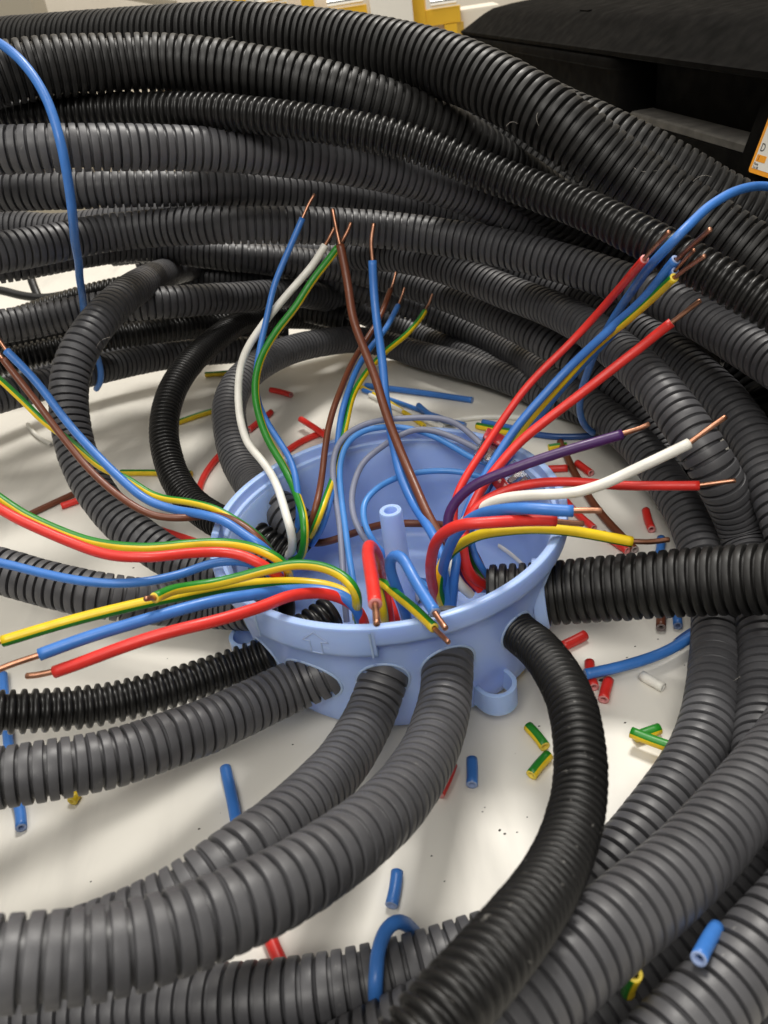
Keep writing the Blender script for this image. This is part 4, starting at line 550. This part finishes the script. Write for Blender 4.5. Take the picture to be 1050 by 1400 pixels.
# ---------------------------------------------------------------- setting: table, wall
bm = bmesh.new(); prism_bm(bm, [(-900, -420), (900, -420), (900, 1000), (-900, 1000)], -30, 0)
t = bm_obj('table_top', bm, M['table'], bevel=2); t['kind'] = 'structure'
bm = bmesh.new(); prism_bm(bm, [(-2600, 1500), (2600, 1500), (2600, 1540), (-2600, 1540)], -900, 2300)
t = bm_obj('wall', bm, M['cream']); t['kind'] = 'structure'
bm = bmesh.new(); prism_bm(bm, [(-2600, -1500), (2600, -1500), (2600, 1500), (-2600, 1500)], -940, -900)
t = bm_obj('floor', bm, M['shelfgrey']); t['kind'] = 'structure'

# ---------------------------------------------------------------- things far behind the coil
def far_block(name, c, d, m, label, cat, rz=0, bev=3):
    bm = bmesh.new(); box_bm(bm, (0, 0, d[2] / 2), d); o = bm_obj(name, bm, m, loc=Vector(c) * MM, bevel=bev); o.rotation_euler.z = R(rz)
    return tag(o, label, cat)
far_block('cardboard_box', (-300, 735, 0), (88, 70, 300), M['shelfgrey'], 'grey brown cardboard box far behind the coil at the left', 'cardboard box', 4)
far_block('storage_tray', (40, 770, 0), (110, 60, 212), M['cream'], 'cream tray behind the coil, above a yellow bar', 'tray', -3, 4)
pb = empty('plastic_post', (81, 690, 0), 'upright white plastic post behind the coil at the top', 'post')
bm = bmesh.new(); prism_bm(bm, [(-20, -8), (20, -8), (20, 8), (-20, 8)], 0, 246); bm_obj('shaft', bm, M['whitep'], pb, bevel=2.5)
bm = bmesh.new(); prism_bm(bm, [(-24, -14), (24, -14), (24, 14), (-24, 14)], 0, 6); bm_obj('base', bm, M['whitep'], pb, bevel=1.5)
# yellow clamps: a jaw bar with a grey screw and a foot
def clamp(loc, ztop, wd, rz, label):
    e = empty('yellow_clamp', loc, label, 'clamp', 'yellow clamps behind the coil'); e.rotation_euler.z = R(rz)
    bm = bmesh.new(); prism_bm(bm, [(-wd / 2, -6), (wd / 2, -6), (wd / 2, 6), (-wd / 2, 6)], ztop - 14, ztop); bm_obj('bar', bm, M['yellowp'], e, bevel=2)
    bm = bmesh.new(); prism_bm(bm, [(-wd / 2, -7.5), (-wd / 2 + 12, -7.5), (-wd / 2 + 12, 7.5), (-wd / 2, 7.5)], 0, ztop + 26); bm_obj('jaw', bm, M['yellowp'], e, bevel=3)
    bm = bmesh.new(); prism_bm(bm, [(wd / 2 - 16, -7.5), (wd / 2 - 4, -7.5), (wd / 2 + 2, 7.5), (wd / 2 - 18, 7.5)], 0, ztop - 14.5); bm_obj('foot', bm, M['yellowp'], e, bevel=3)
    bm = bmesh.new(); revolve_bm(bm, [(0, 0), (4, 0), (4, wd * .55), (0, wd * .55)], ns=20)
    o = bm_obj('screw', bm, M['steel'], e); o.rotation_euler = (0, R(90), 0); o.location = Vector((-wd * .1, -9, ztop + 6)) * MM
clamp((-42, 700, 0), 193, 50, 0, 'yellow clamp behind the coil, leftmost at the top edge')
clamp((28, 705, 0), 181, 62, -2, 'yellow clamp lying between the cream tray and the white post')
clamp((128, 712, 0), 168, 46, -12, 'yellow clamp just right of the white post')
far_block('wooden_block', (152, 745, 0), (84, 60, 164), M['cream'], 'pale beige block between the white post and the black tool case', 'block', -6, 3)
e = tag(bm_obj('thin_board', (lambda b: (box_bm(b, (0, 0, 0), (150, 12, 7)), b)[1])(bmesh.new()), M['shelfgrey'], loc=Vector((-205, 800, 226)) * MM, bevel=1), 'thin dark slat lying along the back at the top left', 'slat'); e.rotation_euler = (0, R(16), R(-4))
far_block('storage_bin', (-205, 835, 0), (150, 60, 205), M['cream'], 'cream bin under the dark slat at the back left', 'bin', -4, 4)


# ---------------------------------------------------------------- junction box
jb = empty('junction_box', (0, 0, 0), 'round pale blue open junction box on the table in the middle of the coil', 'junction box')
bm = bmesh.new()
revolve_bm(bm, [(0, 3), (49.5, 3), (51.2, 3.4), (52, 4.4), (53.2, 10), (55.2, 28), (57.2, 45.8), (55.3, 46.6), (54.6, 45.0), (53.0, 30), (50.6, 8.4), (49.6, 6.8), (48.4, 6.2), (0, 6)])
bm_obj('body', bm, M['box'], jb)
bm = bmesh.new()
revolve_bm(bm, [(57.0, 44.6), (59.6, 45.0), (60.1, 45.6), (60.3, 46.4), (60.3, 51.0), (60.0, 51.7), (59.4, 52.0), (58.0, 52.0), (57.5, 51.7), (57.3, 51.0), (57.2, 48.9), (56.9, 48.5), (56.1, 48.3), (55.7, 47.9), (55.55, 46.9), (55.3, 46.4), (57.0, 44.6)], ns=180)
rim = bm_obj('rim', bm, M['box'], jb)
# deeper band of the rim with the arrow
A0, A1, AA = -137.1, -98.3, -115.3
bm = bmesh.new()
rr = revolve_bm(bm, [(57.0, 40.8), (59.7, 41.2), (60.25, 41.8), (60.42, 43), (60.42, 50.6), (60.2, 51.2), (59.8, 51.4)], ns=40, a0=A0, a1=A1)
for i in (0, -1):
    try: bm.faces.new([q[i] for q in rr])
    except Exception: pass
bm_obj('rim_band', bm, M['box'], rim)
def on_band(a, z, r=60.42): return np.array([r * math.cos(R(a)), r * math.sin(R(a)), z])
def curve_tube(name, pts, D, m, parent, ns=8, step=.5):
    P = catmull(np.array(pts, float), step) if len(pts) == 2 else np.vstack([catmull(np.array(pts[i:i + 2], float), step) for i in range(len(pts) - 1)])
    P = P[np.r_[True, np.linalg.norm(np.diff(P, axis=0), axis=1) > 1e-4]]
    T, N, B = frames(P); V, Q = sweep(P, N, B, np.full(len(P), D / 2), ns)
    return link(name, mesh_np(name, V, Q, [m]), parent)
k = 180 / math.pi / 60.7
arrow = [(0, 50.0), (-4.0, 46.6), (-1.8, 46.6), (-1.8, 42.3), (1.8, 42.3), (1.8, 46.6), (4.0, 46.6), (0, 50.0)]
curve_tube('arrow_mark', [on_band(AA + x * k, z) for x, z in arrow], .45, M['box'], rim)
for a in (A0 + 1.5, A1 - 1.2):
    curve_tube('rib', [on_band(a, 50.8), on_band(a, 41.6)], .8, M['box'], rim)
# screw post in the middle
bm = bmesh.new(); revolve_bm(bm, [(4.9, 5.5), (4.5, 8), (3.95, 50.6), (3.7, 51.2), (2.3, 51.2), (2.1, 50.8), (2.0, 25)], ns=40, ctr=(1.6, .8))
bm_obj('screw_post', bm, M['box'], jb)
# strap loops on the outside
def loop_bm(ang, zc, out=11, wd=13, th=1.5, h=8):
    bm = bmesh.new(); path = []
    for i in range(13):
        t = -90 + 180 * i / 12
        path.append((51.5 + max(0, out - wd / 2) + wd / 2 * math.cos(R(t)), wd / 2 * math.sin(R(t))))
    path = [(51.0, -wd / 2)] + path + [(51.0, wd / 2)]
    pin = [(51.0, -wd / 2 + th)] + [(51.5 + max(0, out - wd / 2) + (wd / 2 - th) * math.cos(R(-90 + 180 * i / 12)), (wd / 2 - th) * math.sin(R(-90 + 180 * i / 12))) for i in range(13)] + [(51.0, wd / 2 - th)]
    c, s_ = math.cos(R(ang)), math.sin(R(ang))
    f = lambda p, z: bm.verts.new(Vector((p[0] * c - p[1] * s_, p[0] * s_ + p[1] * c, z)) * MM)
    o0 = [f(p, zc - h / 2) for p in path]; o1 = [f(p, zc + h / 2) for p in path]; i0 = [f(p, zc - h / 2) for p in pin]; i1 = [f(p, zc + h / 2) for p in pin]
    n = len(path)
    for a in range(n - 1):
        bm.faces.new((o0[a], o0[a + 1], o1[a + 1], o1[a])); bm.faces.new((i1[a], i1[a + 1], i0[a + 1], i0[a]))
        bm.faces.new((o1[a], o1[a + 1], i1[a + 1], i1[a])); bm.faces.new((i0[a], i0[a + 1], o0[a + 1], o0[a]))
    return bm
for a in [-171.8, -62.8]:
    bm_obj('strap_loop', loop_bm(a, 10.5), M['box'], jb, bevel=0)
# dark printed mark low on the right of the body: a leaf and a broken ring
def wall_r(z): return 52 + (z - 4.4) * (57.2 - 52) / (45.8 - 4.4) + .18
def mark(outline, c=(0, 0)):
    bm = bmesh.new(); LG = -46.4
    vs = []
    for x, z in outline:
        zz = 11 + z; r = wall_r(zz); a = R(LG + x / r * 180 / math.pi); vs.append(bm.verts.new(Vector((r * math.cos(a), r * math.sin(a), zz)) * MM))
    return bm, vs
bm, vs = mark([(-4.6, 2.2), (-2.2, 3.9), (.6, 4.2), (-.6, 2.6), (-2.6, 2.0)]); bm.faces.new(vs); bm_obj('maker_mark', bm, M['ink'], jb)
oc = [(2.2 * math.cos(R(t)) + .9, 3.1 * math.sin(R(t)) - .6) for t in range(100, 371, 15)]; ic = [(1.1 * math.cos(R(t)) + 1.3, 1.9 * math.sin(R(t)) - .2) for t in range(100, 371, 15)]
bm, vs = mark(oc + ic[::-1]); n = len(oc)
for i in range(n - 1): bm.faces.new((vs[i], vs[i + 1], vs[2 * n - 2 - i], vs[2 * n - 1 - i]))
bm_obj('maker_mark', bm, M['ink'], jb)

# ---------------------------------------------------------------- conduits
for st, D, pitch, boxed, mouth, label, pts in CONDUITS:
    P = conduit(st, D, pitch, boxed, label, 'conduits running out of the junction box' if boxed else 'conduits of the loose coil', pts, cut=max(0, mouth[0] - 3) if mouth and mouth[2] else 0)
    if boxed:   # lip of the opening: follows the line where the conduit meets the wall
        Rc = D / 2; Tf, N, B = frames(P); ring = []
        for a in np.arange(56) * 2 * math.pi / 56:
            S_ = P + (Rc + .1) * (math.cos(a) * N + math.sin(a) * B)
            g_ = np.hypot(S_[:, 0], S_[:, 1]) - wall_r(S_[:, 2])
            k_ = np.nonzero((g_[:-1] < 0) & (g_[1:] >= 0))[0]
            if len(k_):
                i_ = k_[-1]; f_ = -g_[i_] / (g_[i_ + 1] - g_[i_]); ring.append(S_[i_] * (1 - f_) + S_[i_ + 1] * f_)
        if len(ring) == 56 and min(q[2] for q in ring) > 3:
            L_ = np.array(ring); L_ = (np.roll(L_, 1, 0) + 2 * L_ + np.roll(L_, -1, 0)) / 4
            L_ = np.vstack([L_, L_[:2]]); Tl = np.gradient(L_, axis=0); Tl /= np.linalg.norm(Tl, axis=1)[:, None]
            out_ = L_ * np.array([1, 1, 0]); out_ /= np.linalg.norm(out_, axis=1)[:, None]
            Nl = out_ - Tl * (out_ * Tl).sum(1)[:, None]; Nl /= np.linalg.norm(Nl, axis=1)[:, None]
            V, Q = sweep(L_, Nl, np.cross(Tl, Nl), np.full(len(L_), .5), 10)
            link('opening_lip', mesh_np('opening_lip', V, Q, [M['box']]), jb)
    if mouth:   # moulded socket of the box that the conduit is pushed into
        s = arclen(P); q = mouth[0] - np.array([mouth[1], mouth[1] * .55, 1.6, .5, .1, 0.0])
        C = np.stack([np.interp(q, s, P[:, k_]) for k_ in range(3)], 1); Tf, N, B = frames(C)
        V, Q = sweep(C, N, B, D / 2 + np.array([1.3, 1.2, 1.0, .85, .5, .12]), 40)
        link('conduit_socket', mesh_np('conduit_socket', V, Q, [M['box']]), jb)

# ---------------------------------------------------------------- wires
for c, D, yd, label, pts, cu in WIRES:
    pts = np.array(pts) * .1
    thin = D < 2.5
    e = empty('wire', pts[0], label, 'wire', 'thin looped wires inside the box' if thin else 'stripped wires coming out of the box')
    link('insulation', tube_mesh('insulation', pts, D, c, yd, ns=16, origin=pts[0], cap0=False), e)
    if len(cu):
        link('copper_tip', copper_mesh(np.array(cu) * .1, D * .50, pts[0]), e)
for c, D, yd, label, pts, cu in TIES:
    pts = np.array(pts) * .1
    o = link('tie_wire', tube_mesh('tie_wire', pts, D, c, yd, ns=16, origin=pts[0]), loc=Vector(pts[0]) * MM)
    tag(o, label, 'tie wire', 'blue wires tied round the coil')

# ---------------------------------------------------------------- offcuts
for c, D, yd, label, pts in OFFCUTS:
    pts = np.array(pts) * .1
    if len(pts) == 2 and np.linalg.norm(pts[1] - pts[0]) > 5:      # none of them is quite straight
        dv = pts[1] - pts[0]; pts = np.array([pts[0], (pts[0] + pts[1]) / 2 + np.cross(dv, (0, 0, 1)) * rng.uniform(-.045, .045), pts[1]])
    o = link('insulation_offcut', tube_mesh('insulation_offcut', pts, D, c, yd, ns=16, origin=pts[0], hole=.52, wob=0, bore=True), loc=Vector(pts[0]) * MM)
    tag(o, label, 'wire offcut', 'insulation offcuts strewn about')

# ---------------------------------------------------------------- clear push-in connectors on the thin wires
def connector(loc, rot, label):
    e = empty('wire_connector', loc, label, 'wire connector', 'push-in connectors at the back right of the box')
    y = Vector(RT * rot[0] + UP * rot[1] - FW * rot[2]).normalized(); z = Vector(-FW + UP * .3); x = y.cross(z).normalized(); z = x.cross(y)
    e.rotation_euler = Matrix((x, y, z)).transposed().to_euler()
    bm = bmesh.new(); box_bm(bm, (0, 1.2, 0), (9.5, 7.6, 6.4)); bm_obj('housing', bm, M['clear'], e, bevel=.5)
    bm = bmesh.new(); box_bm(bm, (0, -4.6, 0), (10.2, 4.0, 7.0)); box_bm(bm, (0, -2.4, -3.5), (9.2, .8, .8)); box_bm(bm, (0, -2.4, 3.5), (9.2, .8, .8)); bm_obj('back_block', bm, M['redclear'], e, bevel=.5)
    for x in (-3, 0, 3):
        bm = bmesh.new(); box_bm(bm, (x, 1.2, .9), (1.7, 6.0, .35), Matrix.Rotation(R(9), 3, 'X')); box_bm(bm, (x, .6, -1.2), (1.9, 4.6, .4), Matrix.Rotation(R(-14), 3, 'X')); box_bm(bm, (x, 3.4, -.2), (1.8, .35, 2.6))
        bm_obj('spring_clip', bm, M['steel'], e, smooth=False)
connector((41.7,28.9,51.7), (-.5, -.85, .2), 'clear and red push-in connector at the back rim, upper of two')
connector((46.8,16.0,46.4), (.75, .65, .2), 'clear push-in connector with visible metal springs, below another at the right rim')

# ---------------------------------------------------------------- black tool case
CO = np.array([168, 101, 0.0]); CA = np.array([-.0788, .9969, 0]); CN = np.array([.9969, .0788, 0])
tc = empty('tool_case', CO, 'long black plastic tool case standing behind the right side of the coil', 'tool case')
def cpt(t, m, z): return CA * t + CN * m + np.array([0, 0, z])      # relative to the case's own origin
def rounded(t0, t1, m0, m1, r, n=6):
    out = []
    for cx, cy, a in ((t1 - r, m1 - r, 0), (t0 + r, m1 - r, 90), (t0 + r, m0 + r, 180), (t1 - r, m0 + r, 270)):
        for i in range(n + 1): out.append((cx + r * math.cos(R(a + 90 * i / n)), cy + r * math.sin(R(a + 90 * i / n))))
    return out
def loft(name, layers, m, parent, cap=True):
    """layers: [(outline of (t, m), z)] all with the same count"""
    bm = bmesh.new(); rings = [[bm.verts.new(Vector(cpt(t, q, z)) * MM) for t, q in o] for o, z in layers]
    n = len(rings[0])
    for a, b in zip(rings[:-1], rings[1:]):
        for i in range(n): bm.faces.new((a[i], a[(i + 1) % n], b[(i + 1) % n], b[i]))
    bm.faces.new(rings[0][::-1]); bm.faces.new(rings[-1])
    return bm_obj(name, bm, m, parent)
T1, TN = 507, -170
rd = lambda d, r=22: rounded(TN + d, T1 - d, d, 260 - d, r)
loft('body', [(rd(10), 0), (rd(5), 4), (rd(4), 121)], M['case'], tc)
loft('body_wall', [(rounded(137, T1 - 4, 4, 256, 20), 121.2), (rounded(137, T1 - 4, 4, 256, 20), 144)], M['case'], tc)
loft('recess_wall', [(rounded(TN + 10, 136.8, 18, 256, 3), 121.2), (rounded(TN + 10, 136.8, 18, 256, 3), 150)], M['case'], tc)
loft('recess_ledge', [(rounded(16, 136.5, 4.2, 17.6, 1.5), 121.3), (rounded(16, 136.5, 4.2, 17.6, 1.5), 124.2), (rounded(17, 135.5, 5, 17, 1.2), 125)], M['case_ledge'], tc)
lid = loft('lid', [(rd(2), 150.2), (rd(.6), 151), (rd(.6), 153), (rd(3), 154), (rd(16, 30), 164), (rd(21, 34), 167), (rd(30, 36), 168.6), (rd(70, 40), 172), (rd(120, 5), 174)], M['case'], tc)
loft('rim_bead', [(rounded(135, T1, 0, 260, 22), 144.2), (rounded(135, T1 + 1, -.8, 261, 22), 145.2), (rounded(135, T1 + 1, -.8, 261, 22), 148), (rounded(135, T1, 0, 260, 22), 149.4), (rounded(136, T1 - 2, 2, 258, 20), 150.1)], M['case'], lid)
for t_, m_, ln in ((250, 19.4, 16), (60, 30, 22)):
    bm = bmesh.new(); c = cpt(t_, m_ + 4, 167.6); box_bm(bm, c, (2.2, ln, 1.2), Matrix.Rotation(R(4.5), 3, 'Z')); bm_obj('moulded_stop', bm, M['case'], lid, bevel=.3)
# latch column carrying the label
bm = bmesh.new(); prof = [(-3.2, 96), (-2.4, 115), (8, 146), (12, 149.8), (25.5, 149.8), (25.5, 96)]
a_ = [bm.verts.new(Vector(cpt(14, q, z)) * MM) for q, z in prof]; b_ = [bm.verts.new(Vector(cpt(-78, q, z)) * MM) for q, z in prof]
bm.faces.new(a_); bm.faces.new(b_[::-1])
for i in range(len(prof)): bm.faces.new((a_[i], b_[i], b_[(i + 1) % len(prof)], a_[(i + 1) % len(prof)]))
bm_obj('latch', bm, M['case'], tc, bevel=1)
u = Vector(-CA); v = Vector(CN * 10.4 + np.array([0, 0, 31.0])).normalized(); nrm = u.cross(v)
LO = Vector(cpt(3.5, -2.0, 117.5)) + nrm * .6
def lab(x, y, d): return (LO + u * x + v * y + nrm * d) * MM
def plate(name, x0, y0, x1, y1, d0, d1, m, parent, r=1.2):
    bm = bmesh.new(); o = []
    for cx, cy, a in ((x1 - r, y1 - r, 0), (x0 + r, y1 - r, 90), (x0 + r, y0 + r, 180), (x1 - r, y0 + r, 270)):
        for i in range(5): o.append((cx + r * math.cos(R(a + 22.5 * i)), cy + r * math.sin(R(a + 22.5 * i))))
    A = [bm.verts.new(lab(x, y, d0)) for x, y in o]; Bv = [bm.verts.new(lab(x, y, d1)) for x, y in o]; n = len(o)
    bm.faces.new(A[::-1]); bm.faces.new(Bv)
    for i in range(n): bm.faces.new((A[i], A[(i + 1) % n], Bv[(i + 1) % n], Bv[i]))
    return bm_obj(name, bm, m, parent, smooth=False)
lb = plate('label', 0, 0, 52, 27, 0, .35, M['orange'], tc, 1.4)
plate('label_panel', 1.75, 1.7, 50.6, 25.6, .36, .42, M['paper'], lb, .3)
plate('label_price_box', 2.4, 4.4, 9.0, 6.9, .43, .47, M['orange'], lb, .15)
def text(s, x, y, size, m, d=.5):
    cu = bpy.data.curves.new('lettering', 'FONT'); cu.body = s; cu.size = size * MM; cu.extrude = .00001
    o = bpy.data.objects.new('lettering', cu); COL.objects.link(o); cu.materials.append(m)
    mt = Matrix((u, v, nrm)).transposed().to_4x4(); mt.translation = lab(x, y, d)
    dg = bpy.context.evaluated_depsgraph_get(); me = bpy.data.meshes.new_from_object(o.evaluated_get(dg)); bpy.data.objects.remove(o)
    me.transform(mt); link('lettering', me, lb)
text('D', 2.7, 8.2, 4.2, M['ink']); text('3', 3.3, 4.8, 2.4, mat('red_print', (.35, .02, .01), .5))
text('Plaste', 2.2, 3.05, 1.35, M['ink']); text('Tel: 08', 2.2, 1.75, 1.35, M['ink'])

# ---------------------------------------------------------------- dark cable loop in the gap at the back left
for lab_, pts in (('dark thin cable bending behind the left of the coil', [(-230.9,299.2,72.8),(-215.4,296.4,68.4),(-204.4,293.9,64.6),(-191.0,292.0,61.6),(-174.8,291.9,61.5)]), ('short dark cable end standing in the gap at the left', [(-201.4,311.7,73.8),(-198.4,302.4,68.5),(-194.3,292.1,61.7)])):
    pts = np.array(pts, float); P = catmull(pts, 1.5); T, N, B = frames(P); V, Q = sweep(P, N, B, np.full(len(P), 2.6), 14)
    tag(link('dark_cable', mesh_np('dark_cable', V, Q, [M['black']], origin=pts[0]), loc=Vector(pts[0]) * MM), lab_, 'cable', 'dark cables behind the left of the coil')

# ---------------------------------------------------------------- crumbs on the table and pale hairs on the conduits
V = []; F = []
def flake(x, y, s):
    b = len(V); n = random.randint(4, 6); h = s * random.uniform(.15, .4); a0 = random.uniform(0, 6)
    for z in (.02, h):
        for i in range(n):
            r = s * random.uniform(.35, .7) * (1 if z < .1 else .8); V.append((x + r * math.cos(a0 + 6.283 * i / n) * 1.5, y + r * math.sin(a0 + 6.283 * i / n), z))
    for i in range(n):
        j = (i + 1) % n; F.append((b + i, b + j, b + n + j)); F.append((b + i, b + n + j, b + n + i))
    for i in range(1, n - 1): F.append((b + n, b + n + i, b + n + i + 1))
for i in range(110):
    a = random.uniform(0, 6.283); r = 62 + 120 * random.random() ** .8
    flake(r * math.cos(a), r * math.sin(a), random.choice((.2, .25, .3, .4, .6)) * random.uniform(.6, 1.2))
for x, y, s in [(61.5,-42.0,1.2),(63.1,-61.0,0.6),(72.8,-33.6,0.4),(37.0,-57.1,0.5),(17.4,-91.6,0.6),(18.6,-93.0,0.5),(13.9,-84.8,0.4),(22.0,-93.1,0.4),(0.0,-104.3,0.5),(-2.4,-96.2,0.4),(-41.4,-48.7,0.5)]: flake(x, y, s)
o = link('crumbs', mesh_np('crumbs', V, [], [M['speck']], smooth=False, tris=F)); tag(o, 'tiny dark crumbs of plastic scattered over the table', 'crumbs', kind='stuff')
hb = 0
for i, (x, y, z, L, a) in enumerate([(104.8,55.9,135.9,8.8,14),(72.3,70.2,154.5,4.5,92),(133.9,75.6,124.8,8.2,171),(69.7,124.8,105.0,8.3,64),(38.3,211.7,55.2,7.0,155),(64.7,76.5,153.2,4.2,174),(116.1,51.6,129.5,4.8,110),(-31.5,123.3,188.7,7.2,130),(-107.1,106.4,88.5,8.7,139),(93.6,-64.7,12.2,8.7,128)]):
    P0 = np.array([x, y, z]); d = math.cos(R(a)) * RT - math.sin(R(a)) * UP
    q = (math.cos(R(a + 90)) * RT - math.sin(R(a + 90)) * UP)
    pts = [P0 - d * L / 2, P0 - d * L * .15 + q * L * .12 - FW * .6, P0 + d * L * .2 + q * L * .08 - FW * .8, P0 + d * L / 2 - q * L * .1]
    P = catmull(np.array(pts), .5); T, N, B = frames(P); V2, Q2 = sweep(P, N, B, np.full(len(P), .032), 5)
    tag(link('hair', mesh_np('hair', V2, Q2, [M['fibre']], origin=P0), loc=Vector(P0) * MM), 'fine pale hair stuck on the dark conduits', 'hair', 'pale hairs on the conduits')
